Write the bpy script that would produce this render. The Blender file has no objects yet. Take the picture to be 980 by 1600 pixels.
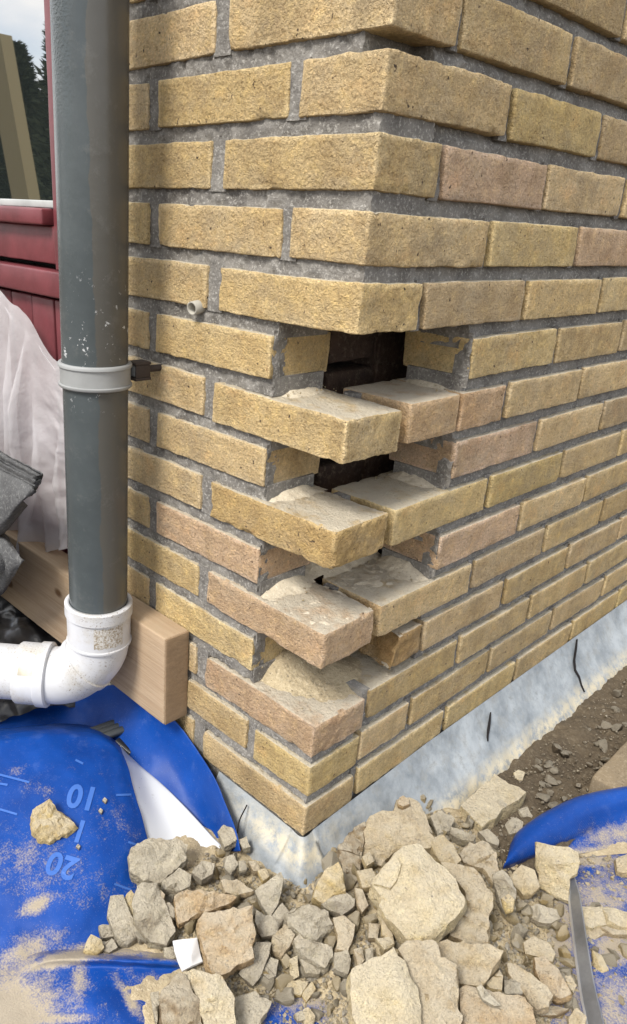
import bpy, bmesh, math, random
import numpy as np
from mathutils import Vector, Matrix, noise as mnoise
from mathutils.geometry import delaunay_2d_cdt

random.seed(7); RNG = np.random.default_rng(7)
sc = bpy.context.scene
COL = sc.collection
# ------------------------------------------------------------------ camera
CC = np.array([0.50072, -0.63884, 0.78973])
RM = np.array([[0.679972, 0.731525, 0.050092], [0.32201, -0.236544, -0.91671], [-0.658747, 0.639466, -0.396402]])
FPX, CX, CY = 1163.52, 377.07, 846.95
cam = bpy.data.cameras.new('camera'); camo = bpy.data.objects.new('camera', cam); COL.objects.link(camo)
cam.sensor_fit = 'VERTICAL'; cam.sensor_height = 24; cam.sensor_width = 24
cam.lens = FPX / 1600 * 24
cam.shift_x = (490 - CX) / 1600; cam.shift_y = (CY - 800) / 1600
cam.clip_start = 0.01; cam.clip_end = 500
mw = Matrix(((RM[0][0], -RM[1][0], -RM[2][0], CC[0]), (RM[0][1], -RM[1][1], -RM[2][1], CC[1]),
             (RM[0][2], -RM[1][2], -RM[2][2], CC[2]), (0, 0, 0, 1)))
camo.matrix_world = mw
sc.camera = camo
# ------------------------------------------------------------------ world, sun, exposure
SUN_EL, SUN_AZ = math.radians(50), math.radians(173)      # azimuth from +Y, clockwise
w = bpy.data.worlds.new('World'); sc.world = w; w.use_nodes = True
nt = w.node_tree; bg = nt.nodes['Background']
sky = nt.nodes.new('ShaderNodeTexSky'); sky.sky_type = 'NISHITA'; sky.sun_disc = False
sky.sun_elevation = SUN_EL; sky.sun_rotation = SUN_AZ
tc = nt.nodes.new('ShaderNodeTexCoord')
mp = nt.nodes.new('ShaderNodeMapping'); mp.inputs['Scale'].default_value = (1, 1, 2.2)
nz = nt.nodes.new('ShaderNodeTexNoise'); nz.inputs['Scale'].default_value = 2.4; nz.inputs['Detail'].default_value = 7
cr = nt.nodes.new('ShaderNodeValToRGB'); cr.color_ramp.elements[0].position = .36; cr.color_ramp.elements[1].position = .56
mx = nt.nodes.new('ShaderNodeMixRGB'); mx.inputs['Color2'].default_value = (7.8, 7.7, 7.6, 1)
nt.links.new(tc.outputs['Generated'], mp.inputs['Vector']); nt.links.new(mp.outputs['Vector'], nz.inputs['Vector'])
nt.links.new(nz.outputs['Fac'], cr.inputs['Fac']); nt.links.new(cr.outputs['Color'], mx.inputs['Fac'])
nt.links.new(sky.outputs['Color'], mx.inputs['Color1']); nt.links.new(mx.outputs['Color'], bg.inputs['Color'])
bg.inputs['Strength'].default_value = 0.115
sun = bpy.data.lights.new('sun', 'SUN'); sun.energy = 2.2; sun.angle = math.radians(16); sun.color = (1, .96, .9)
suno = bpy.data.objects.new('sun', sun); COL.objects.link(suno)
sd = Vector((math.sin(SUN_AZ) * math.cos(SUN_EL), math.cos(SUN_AZ) * math.cos(SUN_EL), math.sin(SUN_EL)))
suno.rotation_euler = sd.to_track_quat('Z', 'Y').to_euler(); suno.location = sd * 5
sc.render.engine = 'CYCLES'
sc.view_settings.view_transform = 'Standard'; sc.view_settings.look = 'None'
sc.view_settings.exposure = 1.0; sc.view_settings.gamma = 1
# ------------------------------------------------------------------ helpers: points
def ray(u, v): return np.array([(u - CX) / FPX, (v - CY) / FPX, 1.0]) @ RM
def onz(u, v, z): d = ray(u, v); return CC + d * (z - CC[2]) / d[2]
def ony(u, v, y): d = ray(u, v); return CC + d * (y - CC[1]) / d[1]
def onx(u, v, x): d = ray(u, v); return CC + d * (x - CC[0]) / d[0]
def unit(a): a = np.asarray(a, float); return a / (np.linalg.norm(a) + 1e-12)

def _h(ix, iy, iz, s):
    n = (ix.astype(np.int64) * 374761393 + iy.astype(np.int64) * 668265263 + iz.astype(np.int64) * 2147483647 + s * 1274126177) & 0xffffffff
    n = ((n ^ (n >> 13)) * 1274126177) & 0xffffffff
    n = n ^ (n >> 16)
    return (n & 0xffff) / 32767.5 - 1
def vnoise(P, scale, seed=0):
    Q = np.asarray(P, float) * scale + 1000.37
    I = np.floor(Q); F = Q - I; F = F * F * (3 - 2 * F); I = I.astype(np.int64)
    r = 0
    for a in (0, 1):
        for b in (0, 1):
            for c in (0, 1):
                wgt = (F[:, 0] if a else 1 - F[:, 0]) * (F[:, 1] if b else 1 - F[:, 1]) * (F[:, 2] if c else 1 - F[:, 2])
                r = r + wgt * _h(I[:, 0] + a, I[:, 1] + b, I[:, 2] + c, seed)
    return r
def fnoise(P, scale, octs=3, seed=0):
    return sum(vnoise(P, scale * 2 ** i, seed + i) * .5 ** i for i in range(octs))

# ------------------------------------------------------------------ helpers: objects
def link(name, me, mat=None, parent=None):
    o = bpy.data.objects.new(name, me); COL.objects.link(o)
    if mat and me and not me.materials: me.materials.append(mat)
    if parent: o.parent = parent
    return o
def empty(name, loc=(0, 0, 0)):
    o = bpy.data.objects.new(name, None); o.empty_display_size = .05; o.location = loc; COL.objects.link(o); return o
def tag(o, label=None, cat=None, group=None, kind=None):
    if label: o['label'] = label
    if cat: o['category'] = cat
    if group: o['group'] = group
    if kind: o['kind'] = kind
    return o
def mesh(name, V, Fc, smooth=35):
    me = bpy.data.meshes.new(name); me.from_pydata([tuple(map(float, v)) for v in V], [], [tuple(map(int, f)) for f in Fc]); me.update()
    if smooth:
        me.polygons.foreach_set('use_smooth', [True] * len(me.polygons))
        if smooth < 180: me.set_sharp_from_angle(angle=math.radians(smooth))
    return me
def upfaces(V, F):
    V = np.asarray(V, float); s = 0
    for f in F[::7]: s += np.cross(V[f[1]] - V[f[0]], V[f[2]] - V[f[0]])[2]
    return F if s > 0 else [tuple(f[::-1]) for f in F]
def obj(name, V, Fc, mat, parent=None, smooth=35, offset=None):
    V = np.asarray(V, float)
    if parent is not None: V = V - np.array(parent.location)
    return link(name, mesh(name, V, Fc, smooth), mat, parent)
def obj_at(name, V, Fc, mat, smooth=35):           # own origin at base
    V = np.asarray(V, float); c = V.mean(0); c[2] = V[:, 2].min()
    o = link(name, mesh(name, V - c, Fc, smooth), mat); o.location = c; return o
def catmull(P, n):
    P = np.asarray(P, float); m = len(P); out = []
    for t in np.linspace(0, m - 1, n):
        i = min(int(t), m - 2); f = t - i
        p1, p2 = P[i], P[i + 1]; p0 = P[i - 1] if i > 0 else 2 * p1 - p2; p3 = P[i + 2] if i + 2 < m else 2 * p2 - p1
        out.append(.5 * (2 * p1 + (p2 - p0) * f + (2 * p0 - 5 * p1 + 4 * p2 - p3) * f * f + (3 * p1 - p0 - 3 * p2 + p3) * f ** 3))
    return np.array(out)
def loft(curves, nu, nv):
    C = [catmull(c, nu) for c in curves]
    G = np.stack([catmull([c[i] for c in C], nv) for i in range(nu)], 1)     # nv x nu x 3
    F_ = [(j * nu + i, j * nu + i + 1, (j + 1) * nu + i + 1, (j + 1) * nu + i) for j in range(nv - 1) for i in range(nu - 1)]
    return G.reshape(-1, 3), F_
def gridnormals(V, nu, nv):
    G = V.reshape(nv, nu, 3); a = np.gradient(G, axis=1); b = np.gradient(G, axis=0)
    n = np.cross(a, b).reshape(-1, 3); return n / (np.linalg.norm(n, axis=1, keepdims=True) + 1e-12)
def solid(o, t, off=-1):
    m = o.modifiers.new('solid', 'SOLIDIFY'); m.thickness = t; m.offset = off; return o
def tube(path, radii, n=40, caps=True, inner=None):
    path = np.asarray(path, float); V = []; F_ = []
    T = np.gradient(path, axis=0); T /= np.linalg.norm(T, axis=1, keepdims=True) + 1e-12
    up = np.array([0, 0, 1.]) if abs(T[0][2]) < .9 else np.array([1., 0, 0])
    nrm = unit(np.cross(T[0], up))
    for i, p in enumerate(path):
        nrm = unit(nrm - T[i] * np.dot(nrm, T[i])); b = np.cross(T[i], nrm)
        for k in range(n):
            a = 2 * math.pi * k / n; V.append(p + radii[i] * (math.cos(a) * nrm + math.sin(a) * b))
    for i in range(len(path) - 1):
        for k in range(n): F_.append((i * n + k, i * n + (k + 1) % n, (i + 1) * n + (k + 1) % n, (i + 1) * n + k))
    if caps:
        F_.append(tuple(range(n))[::-1]); F_.append(tuple(range((len(path) - 1) * n, len(path) * n)))
    return V, F_
def axcoords(h, r, c):
    inner = np.linspace(-h + r, h - r, max(2, int(round(2 * (h - r) / c)) + 1))
    return np.concatenate([[-h, -h + .35 * r], inner, [h - .35 * r, h]])
def boxgrid(L, W, H, r=.004, c=.007):
    hs = np.array([L / 2, W / 2, H / 2]); ax = [axcoords(h, r, c) for h in hs]
    V = []; F_ = []
    for d in range(3):
        e, f = (d + 1) % 3, (d + 2) % 3
        for s in (-1, 1):
            A, B = ax[e], ax[f]; base = len(V)
            for a in A:
                for b in B:
                    p = [0, 0, 0]; p[d] = s * hs[d]; p[e] = a; p[f] = b; V.append(p)
            nb = len(B)
            for i in range(len(A) - 1):
                for j in range(nb - 1):
                    q = (base + i * nb + j, base + (i + 1) * nb + j, base + (i + 1) * nb + j + 1, base + i * nb + j + 1)
                    F_.append(q if s > 0 else q[::-1])
    V = np.array(V); key = np.round(V * 1e6).astype(np.int64)
    u, idx, inv = np.unique(key, axis=0, return_index=True, return_inverse=True); inv = inv.ravel()
    V = V[idx]; F_ = [tuple(inv[i] for i in f) for f in F_]
    return V, F_, hs
def rounded(V, hs, r):
    q = np.clip(V, -hs + r, hs - r); d = V - q; l = np.linalg.norm(d, axis=1, keepdims=True)
    nrm = d / (l + 1e-12); return q + nrm * r, nrm
def brickmesh(L, W, H, seed, c=.0055, rough=1.0, r=.0022, shear=0, chips=3):
    V, F_, hs = boxgrid(L, W, H, r, c); rr = np.random.default_rng(seed)
    P, n = rounded(V, hs, r)
    off = rr.uniform(-50, 50, 3); Q = V + off
    edge = (np.sum(np.abs(V) > hs - r * 1.2, axis=1) >= 2)
    amp = .0004 * fnoise(Q, 30, 2, seed) + .0005 * fnoise(Q, 150, 2, seed + 9)
    amp = amp + edge * (.0008 * vnoise(Q, 55, seed + 5) - .0003)
    for _ in range(chips):                                             # chipped arrises
        e = V[rr.choice(np.flatnonzero(edge))]; rad = rr.uniform(.005, .013)
        dd = np.linalg.norm(V - e, axis=1); amp = amp - edge * .0035 * rr.uniform(.2, 1) * np.clip(1 - dd / rad, 0, 1)
    P = P + n * (amp * rough)[:, None]
    P[:, 2] += .0012 * vnoise(Q * [1, 1, 0], 9, seed + 3) * rough; P[:, 0] += .0006 * vnoise(Q[:, [2, 1, 0]] * [1, 0, 0], 30, seed + 4)
    if shear: P[:, 0] -= P[:, 2] * shear
    me = mesh('brick', P, F_, 38)
    at = me.attributes.new('wear', 'FLOAT', 'POINT'); at.data.foreach_set('value', (edge * np.clip(.55 + .8 * vnoise(Q, 28, seed + 2), 0, 1)).astype(np.float32))
    return me

# ------------------------------------------------------------------ helpers: materials
class NT:
    def __init__(s, name):
        s.m = bpy.data.materials.new(name); s.m.use_nodes = True; s.t = s.m.node_tree
        s.b = s.t.nodes['Principled BSDF']; s.out = s.t.nodes['Material Output']
        s.b.inputs['Specular IOR Level'].default_value = .25
    def n(s, typ, **kw):
        nd = s.t.nodes.new('ShaderNode' + typ)
        for k, v in kw.items():
            if k in nd.inputs: nd.inputs[k].default_value = v
            else: setattr(nd, k, v)
        return nd
    def l(s, a, b): s.t.links.new(a, b)
    def coord(s, kind='Object', scale=(1, 1, 1), rand=False):
        c = s.n('TexCoord'); m = s.n('Mapping', Scale=scale); s.l(c.outputs[kind], m.inputs['Vector'])
        if rand:
            oi = s.n('ObjectInfo'); mu = s.n('Math', operation='MULTIPLY'); mu.inputs[1].default_value = 37.0
            s.l(oi.outputs['Random'], mu.inputs[0]); s.l(mu.outputs[0], m.inputs['Location'])
        return m.outputs['Vector']
    def noise(s, vec, scale, detail=4, rough=.55, lo=None, hi=None):
        z = s.n('TexNoise', Scale=scale, Detail=detail, Roughness=rough); s.l(vec, z.inputs['Vector'])
        o = z.outputs['Fac']
        if lo is not None:
            r = s.n('MapRange'); r.inputs['From Min'].default_value = lo; r.inputs['From Max'].default_value = hi
            s.l(o, r.inputs['Value']); o = r.outputs['Result']
        return o
    def math(s, op, a, b=None):
        m = s.n('Math', operation=op)
        for i, x in enumerate((a, b)):
            if x is None: continue
            if isinstance(x, (int, float)): m.inputs[i].default_value = x
            else: s.l(x, m.inputs[i])
        return m.outputs[0]
    def mix(s, fac, a, b, blend='MIX'):
        m = s.n('MixRGB', blend_type=blend)
        for k, x in (('Fac', fac), ('Color1', a), ('Color2', b)):
            if isinstance(x, (int, float)): m.inputs[k].default_value = x
            elif isinstance(x, tuple): m.inputs[k].default_value = x + (1,) if len(x) == 3 else x
            else: s.l(x, m.inputs[k])
        return m.outputs['Color']
    def upness(s, lo, hi):
        g = s.n('NewGeometry'); sp = s.n('SeparateXYZ'); s.l(g.outputs['Normal'], sp.inputs[0])
        r = s.n('MapRange'); r.inputs['From Min'].default_value = lo; r.inputs['From Max'].default_value = hi
        s.l(sp.outputs['Z'], r.inputs['Value']); return r.outputs['Result']
    def color(s, c): s.l(c, s.b.inputs['Base Color']) if not isinstance(c, tuple) else setattr(s.b.inputs['Base Color'], 'default_value', c + (1,))
    def bump(s, pairs, strength=1.0):
        prev = None
        for h, dist in pairs:
            b = s.n('Bump', Strength=strength, Distance=dist); s.l(h, b.inputs['Height'])
            if prev: s.l(prev, b.inputs['Normal'])
            prev = b.outputs['Normal']
        s.l(prev, s.b.inputs['Normal'])
    def set(s, **kw):
        for k, v in kw.items(): s.b.inputs[k.replace('_', ' ')].default_value = v
        return s

def clay(name, dust=.6, dustcol=(.64, .575, .45), upl=.75, uph=.95, bands=True, grain=1.0):
    k = NT(name); v = k.coord('Object', rand=True)
    oi = k.n('ObjectInfo'); base = oi.outputs['Color']
    c = k.mix(k.noise(v, 22, 4, .6, .36, .66), base, k.mix(1.0, base, (.80, .76, .70), 'MULTIPLY'))
    c = k.mix(k.noise(v, 60, 5, .65, .50, .72), c, k.mix(1.0, base, (1.22, 1.20, 1.05), 'MULTIPLY'))
    vs = k.coord('Object', (1, 1, 1.6), rand=True)
    c = k.mix(k.math('MULTIPLY', k.noise(vs, 9, 6, .7, .48, .72), .5 if bands else .0), c, (.36, .31, .235))
    c = k.mix(k.math('MULTIPLY', k.noise(vs, 15, 5, .65, .56, .70), .5 if bands else .25), c, k.mix(1.0, base, (1.10, .93, .80), 'MULTIPLY'))
    wa = k.n('Attribute'); wa.attribute_name = 'wear'
    if bands:                                                            # grey-brown setting marks from the kiln
        vb = k.coord('Object', (10, 10, 3), rand=True)
        c = k.mix(k.math('MULTIPLY', k.noise(vb, 1.6, 3, .5, .54, .70), .36), c, (.22, .165, .09))
    c = k.mix(k.math('MULTIPLY', wa.outputs['Fac'], k.noise(v, 90, 4, .7, .3, .6)), c, k.mix(1.0, base, (1.32, 1.38, 1.5), 'MULTIPLY'))
    c = k.mix(k.noise(v, 330, 3, .75, .48, .66), c, k.mix(1.0, c, (1.32, 1.30, 1.24), 'MULTIPLY'))
    c = k.mix(k.noise(v, 240, 3, .75, .53, .68), c, k.mix(1.0, c, (.66, .62, .56), 'MULTIPLY'))  # dark speckle puts pit shading into the colour where bump shows little
    c = k.mix(k.noise(v, 130, 2, .5, .70, .76), c, (.10, .07, .045))     # dark burnt specks
    d = k.math('MULTIPLY', k.upness(upl, uph), k.noise(v, 30, 5, .6, .25, .5))
    c = k.mix(k.math('MULTIPLY', d, dust), c, dustcol)
    k.color(c); k.set(Roughness=.93)
    k.bump([(k.noise(v, 90, 4, .7), .0036 * grain), (k.noise(v, 210, 4, .75), .0080 * grain)], 1.0)
    return k.m
M = {}
M['brick'] = clay('brick_clay', .85)
M['stone'] = clay('broken_clay', .6, upl=.35, uph=.95, bands=False, grain=1.1)
def grit(name, c1, c2, c3, scale=1.0, bump=.003, rough=.95):
    k = NT(name); v = k.coord('Object')
    c = k.mix(k.noise(v, 25 * scale, 5, .6, .35, .65), c1, c2)
    c = k.mix(k.noise(v, 260 * scale, 4, .7, .52, .68), c, c3)
    c = k.mix(k.noise(v, 330 * scale, 3, .7, .60, .72), c, k.mix(1.0, c, (.45, .43, .42), 'MULTIPLY'))
    k.color(c); k.set(Roughness=rough)
    k.bump([(k.noise(v, 140 * scale, 5, .7), bump), (k.noise(v, 600 * scale, 3, .6), bump * .35)], .9)
    return k.m
M['mortar'] = grit('grey_mortar', (.245, .23, .205), (.135, .125, .112), (.42, .40, .36))
M['dust'] = grit('brick_dust', (.58, .51, .385), (.50, .43, .315), (.68, .61, .48), 1.0, .002)
M['rubble'] = grit('rubble_dust', (.47, .385, .245), (.36, .29, .185), (.58, .49, .33), .8, .004)
M['mud'] = grit('dark_mud', (.115, .088, .056), (.08, .061, .04), (.165, .135, .092), .6, .006)
M['slab'] = grit('slab_concrete', (.23, .18, .115), (.185, .145, .095), (.30, .245, .17), .8, .002)
M['soil'] = grit('soil', (.12, .09, .06), (.09, .07, .05), (.17, .13, .09), .3, .01)
M['tile'] = grit('roof_tile_concrete', (.10, .10, .10), (.065, .065, .066), (.17, .17, .165), .8, .002)
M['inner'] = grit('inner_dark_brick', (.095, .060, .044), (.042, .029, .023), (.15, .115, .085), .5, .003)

def plain(name, c, rough=.5, spec=.3, bumpd=None, bscale=200, var=.12):
    k = NT(name); v = k.coord('Object')
    cc = k.mix(k.noise(v, 14, 5, .6, .35, .65), tuple(x * (1 - var) for x in c), tuple(min(1, x * (1 + var)) for x in c))
    k.color(cc); k.set(Roughness=rough); k.b.inputs['Specular IOR Level'].default_value = spec
    if bumpd: k.bump([(k.noise(v, bscale, 3, .6), bumpd)], .6)
    return k
# grey pvc pipe: hammered paint on the window side, a wavy film of overspray on the wall side
k = NT('grey_pvc'); v = k.coord('Object'); sp = k.n('SeparateXYZ'); k.l(v, sp.inputs[0])
side = k.math('ADD', k.math('MULTIPLY', sp.outputs['X'], .74), k.math('MULTIPLY', sp.outputs['Y'], .67))     # + towards the wall side of the view
zed = k.coord('Object', (0, 0, 1)); wob = k.noise(zed, 11, 6, .6, .3, .7)
film = k.n('MapRange'); film.inputs['From Min'].default_value = .0; film.inputs['From Max'].default_value = .0012
k.l(k.math('SUBTRACT', side, k.math('ADD', .0135, k.math('MULTIPLY', wob, .010))), film.inputs['Value'])
c = k.mix(k.noise(v, 9, 5, .6, .35, .65), (.050, .060, .063), (.070, .082, .085))
c = k.mix(k.math('MULTIPLY', film.outputs['Result'], .85), c, (.082, .077, .066))
fz = k.n('MapRange'); fz.inputs['From Min'].default_value = .10; fz.inputs['From Max'].default_value = .0; k.l(k.math('ABSOLUTE', k.math('SUBTRACT', sp.outputs['Z'], .395)), fz.inputs['Value'])
c = k.mix(k.math('MULTIPLY', k.noise(v, 75, 5, .75, .615, .64), fz.outputs['Result']), c, (.55, .56, .56)); c = k.mix(k.math('MULTIPLY', k.noise(v, 30, 7, .8, .55, .75), .4), c, (.15, .15, .14))
k.color(c); k.set(Roughness=.27); k.b.inputs['Specular IOR Level'].default_value = .42
ham = k.n('MapRange'); ham.inputs['From Min'].default_value = .012; ham.inputs['From Max'].default_value = -.012
k.l(side, ham.inputs['Value'])
hz = k.n('MapRange'); hz.inputs['From Min'].default_value = .62; hz.inputs['From Max'].default_value = .85; k.l(sp.outputs['Z'], hz.inputs['Value'])
k.bump([(k.math('MULTIPLY', k.noise(v, 300, 2, .5), k.math('MULTIPLY', ham.outputs['Result'], k.math('ADD', hz.outputs['Result'], .12))), .0022), (k.noise(v, 30, 3, .5), .0008)], .8)
M['pvc'] = k.m
# white pvc with speckled dirt
k = NT('white_pvc'); v = k.coord('Object')
c = k.mix(k.noise(v, 10, 4, .6, .35, .7), (.55, .555, .57), (.45, .445, .43))
c = k.mix(k.math('MULTIPLY', k.noise(v, 330, 4, .75, .57, .63), k.noise(v, 17, 3, .5, .44, .6)), c, (.16, .12, .08))
c = k.mix(k.math('MULTIPLY', k.noise(v, 22, 5, .7, .50, .75), .6), c, (.40, .35, .26))
k.color(c); k.set(Roughness=.42); M['wpvc'] = k.m
M['clip'] = plain('grey_galvanised_clip', (.26, .265, .26), .5, .4).m
M['rust'] = plain('rusty_steel', (.045, .034, .028), .75, .3, .0006).m
M['redpaint'] = plain('red_gloss_paint', (.135, .032, .038), .38, .4, .0005, 60, .22).m
M['darkgap'] = plain('black_gap', (.012, .010, .010), .9).m
M['black'] = plain('black_polythene', (.018, .018, .019), .28, .5, .001, 40).m
M['steel'] = plain('scuffed_steel', (.27, .275, .285), .42, .5, .0006, 300, .3).set(Metallic=.7).m
M['tubegrey'] = plain('grey_tube', (.33, .31, .26), .6).m
M['cond'] = plain('dark_rubber_profile', (.045, .05, .052), .4, .5).m
M['whitechip'] = plain('white_board', (.55, .55, .55), .6).m
# glass
k = NT('window_glass'); k.color((.02, .025, .025)); k.set(Roughness=.015); k.b.inputs['Specular IOR Level'].default_value = 1.0; k.b.inputs['IOR'].default_value = 3.0
M['glass'] = k.m
# timber
k = NT('planed_timber'); v = k.coord('Object', (1.2, 14, 14))
g = k.noise(v, 5, 6, .6, .3, .7); v2 = k.coord('Object', (1.0, 60, 60)); g2 = k.noise(v2, 5, 4, .7, .35, .7)
c = k.mix(g, (.40, .29, .185), (.29, .195, .115)); c = k.mix(k.math('MULTIPLY', g2, .7), c, (.48, .37, .255))
vv = k.coord('Object'); vo = k.n('TexVoronoi', Scale=7.5); k.l(k.coord('Object', (1, 1.6, 1.6)), vo.inputs['Vector'])
kn = k.n('MapRange'); kn.inputs['From Min'].default_value = .15; kn.inputs['From Max'].default_value = .10; k.l(vo.outputs['Distance'], kn.inputs['Value'])
c = k.mix(kn.outputs['Result'], c, (.14, .075, .035))
c = k.mix(k.math('MULTIPLY', k.math('MULTIPLY', k.upness(.7, .95), k.noise(vv, 40, 5, .7, .3, .7)), .45), c, (.35, .28, .19))
k.color(c); k.set(Roughness=.7); k.bump([(g2, .0006), (k.noise(vv, 300, 3, .6), .0005)], .7); M['timber'] = k.m
k = NT('sawn_end_grain'); v = k.coord('Object', (1, 1, 3)); c = k.mix(k.noise(v, 40, 5, .7, .3, .7), (.30, .21, .125), (.22, .15, .09))
k.color(c); k.set(Roughness=.85); k.bump([(k.noise(v, 160, 4, .7), .0015)], .8); M['endgrain'] = k.m
# tarpaulin with sand mask attribute
k = NT('blue_tarpaulin'); v = k.coord('Object'); at = k.n('Attribute'); at.attribute_name = 'sand'
n1 = k.noise(v, 420, 4, .75); n2 = k.noise(v, 45, 5, .65)
th = k.math('ADD', k.math('MULTIPLY', k.noise(v, 420, 4, .75, .3, .7), .55), k.math('MULTIPLY', k.noise(v, 45, 5, .65, .3, .7), .45))
s = k.n('MapRange'); s.inputs['From Min'].default_value = -.22; s.inputs['From Max'].default_value = .34
k.l(k.math('SUBTRACT', at.outputs['Fac'], th), s.inputs['Value'])
c = k.mix(k.noise(v, 12, 4, .6, .3, .7), (.003, .036, .20), (.005, .055, .28))
c = k.mix(k.math('MULTIPLY', k.noise(v, 30, 6, .75, .56, .75), .14), c, (.20, .28, .50))
c = k.mix(k.math('MULTIPLY', k.noise(v, 600, 3, .7, .66, .72), .5), c, (.42, .45, .50))
c = k.mix(k.math('MULTIPLY', s.outputs['Result'], .92), c, k.mix(n1, (.46, .39, .27), (.27, .225, .155)))
k.color(c); ro = k.mix(s.outputs['Result'], (.36, .36, .36), (.95, .95, .95)); k.l(ro, k.b.inputs['Roughness']); k.b.inputs['Specular IOR Level'].default_value = .22
wv = k.n('TexWave', Scale=220); wv.wave_type = 'BANDS'; k.l(v, wv.inputs['Vector'])
k.bump([(k.noise(v, 9, 3, .5), .006), (wv.outputs['Fac'], .0002), (k.math('MULTIPLY', n1, s.outputs['Result']), .0025)], .6); M['tarp'] = k.m
k = plain('tarpaulin_white_reverse', (.56, .575, .59), .42, .35); M['tarpwhite'] = k.m
v = k.coord('Object'); 
c = k.mix(k.math('MULTIPLY', k.noise(v, 120, 5, .75, .62, .70), k.noise(v, 14, 3, .5, .52, .62)), (.56, .575, .59), (.14, .13, .11)); k.color(c)
k = NT('printed_ink'); k.color((.045, .125, .40)); k.set(Roughness=.5); M['ink'] = k.m
# lead-grey flashing
k = NT('flashing_coating'); v = k.coord('Object')
c = k.mix(k.noise(v, 14, 7, .7, .34, .62), (.165, .185, .20), (.325, .35, .365)); c = k.mix(k.math('MULTIPLY', k.noise(v, 35, 6, .75, .5, .75), .6), c, (.27, .255, .215))
c = k.mix(k.math('MULTIPLY', k.noise(v, 70, 6, .75, .55, .68), .8), c, (.20, .215, .22))
at = k.n('Attribute'); at.attribute_name = 'sand'
c = k.mix(k.math('MULTIPLY', at.outputs['Fac'], k.noise(v, 60, 6, .75, .38, .55)), c, (.52, .46, .33))
k.color(c); k.set(Roughness=.5); k.b.inputs['Specular IOR Level'].default_value = .35
k.bump([(k.noise(v, 22, 5, .6), .004), (k.noise(v, 160, 4, .7), .001)], .7); M['flash'] = k.m
# translucent sheet
k = NT('plastic_sheeting'); v = k.coord('Object'); k.color((.62, .60, .605)); k.set(Roughness=.3)
tl = k.n('BsdfTranslucent'); tl.inputs['Color'].default_value = (.75, .72, .73, 1); tr = k.n('BsdfTransparent'); tr.inputs['Color'].default_value = (.95, .93, .94, 1)
a1 = k.n('MixShader', Fac=.2); k.l(k.b.outputs[0], a1.inputs[1]); k.l(tl.outputs[0], a1.inputs[2])
a2 = k.n('MixShader'); k.l(k.noise(v, 6, 3, .5, -.0, 1.45), a2.inputs['Fac']); k.l(a1.outputs[0], a2.inputs[1]); k.l(tr.outputs[0], a2.inputs[2])
k.l(a2.outputs[0], k.out.inputs['Surface']); k.bump([(k.noise(v, 40, 4, .6), .004)], .7); M['sheet'] = k.m
k = NT('conifer_leaf'); v = k.coord('Object'); k.color(k.mix(k.noise(v, 3, 3, .5, .3, .7), (.035, .045, .022), (.075, .085, .04))); k.set(Roughness=.8); M['leaf'] = k.m
M['bark'] = plain('bark', (.09, .065, .045), .9).m
k = NT('yellow_timber'); k.color((.25, .20, .10)); k.set(Roughness=.7); M['post'] = k.m

# ------------------------------------------------------------------ ground
gv, gf = [], []
xs = np.concatenate([[-300, -60, -12, -4], np.linspace(-1.5, 1.5, 13), [4, 12, 60, 300]])
for a in xs:
    for b in xs: gv.append((a, b, -.125))
n = len(xs)
for i in range(n - 1):
    for j in range(n - 1): gf.append((i * n + j, (i + 1) * n + j, (i + 1) * n + j + 1, i * n + j + 1))
tag(obj('ground', gv, gf, M['soil']), kind='structure')

# ------------------------------------------------------------------ brick wall
PITCH, BH, BW = .06844, .0515, .108
wall = empty('brick_wall', (0, 0, 0))
tag(wall, 'yellow buff brick house corner with missing bricks and ragged teeth', 'brick wall')
BUFF = (.595, .445, .238); PINK = (.57, .405, .255); YEL = (.605, .458, .228); TAN = (.53, .395, .215)
cache = {}
def vari(c):
    f = random.uniform(.86, 1.10); h = random.uniform(-.035, .035)
    return (c[0] * f * (1 + h * .3), c[1] * f, c[2] * f * (1 - h * 2.5), 1)
def brick(x, y, z, L, face, color, meshkey=None, label=None, name='brick', **kw):
    key = meshkey or (round(L, 3), face, random.randrange(5), kw.get('shear', 0))
    if key not in cache: cache[key] = brickmesh(L, BW, BH, abs(hash(str(key))) % 99991 if False else sum(map(ord, str(key))) * 7 + len(cache), **kw)
    me = cache[key]
    o = link(name, me, M['brick'], wall); o.location = (x, y, z)
    o.rotation_euler = (random.gauss(0, .004), random.gauss(0, .0035), (math.pi / 2 if face == 'r' else 0) + random.gauss(0, .004))
    o.color = vari(color)
    if label: o['label'] = label
    return o
def zc(k): return k * PITCH + BH / 2
MISSING = (3, 5, 7, 9)
ov = {('l', 5, .125): PINK, ('r', 12, .118): PINK, ('l', 3, .125): YEL, ('l', 1, .125): TAN, ('r', 7, .24): PINK, ('r', 5, .24): PINK, ('r', 10, .118): TAN, ('r', 5, .48): BUFF}
def pick(f, k, u):
    for (a, b, c), col in ov.items():
        if a == f and b == k and abs(c - u) < .01: return col
    return random.choice([BUFF, BUFF, BUFF, TAN, YEL, PINK if random.random() < .15 else BUFF])
joints = {'l': [], 'r': []}                    # head joints (course, u0, u1)
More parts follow.
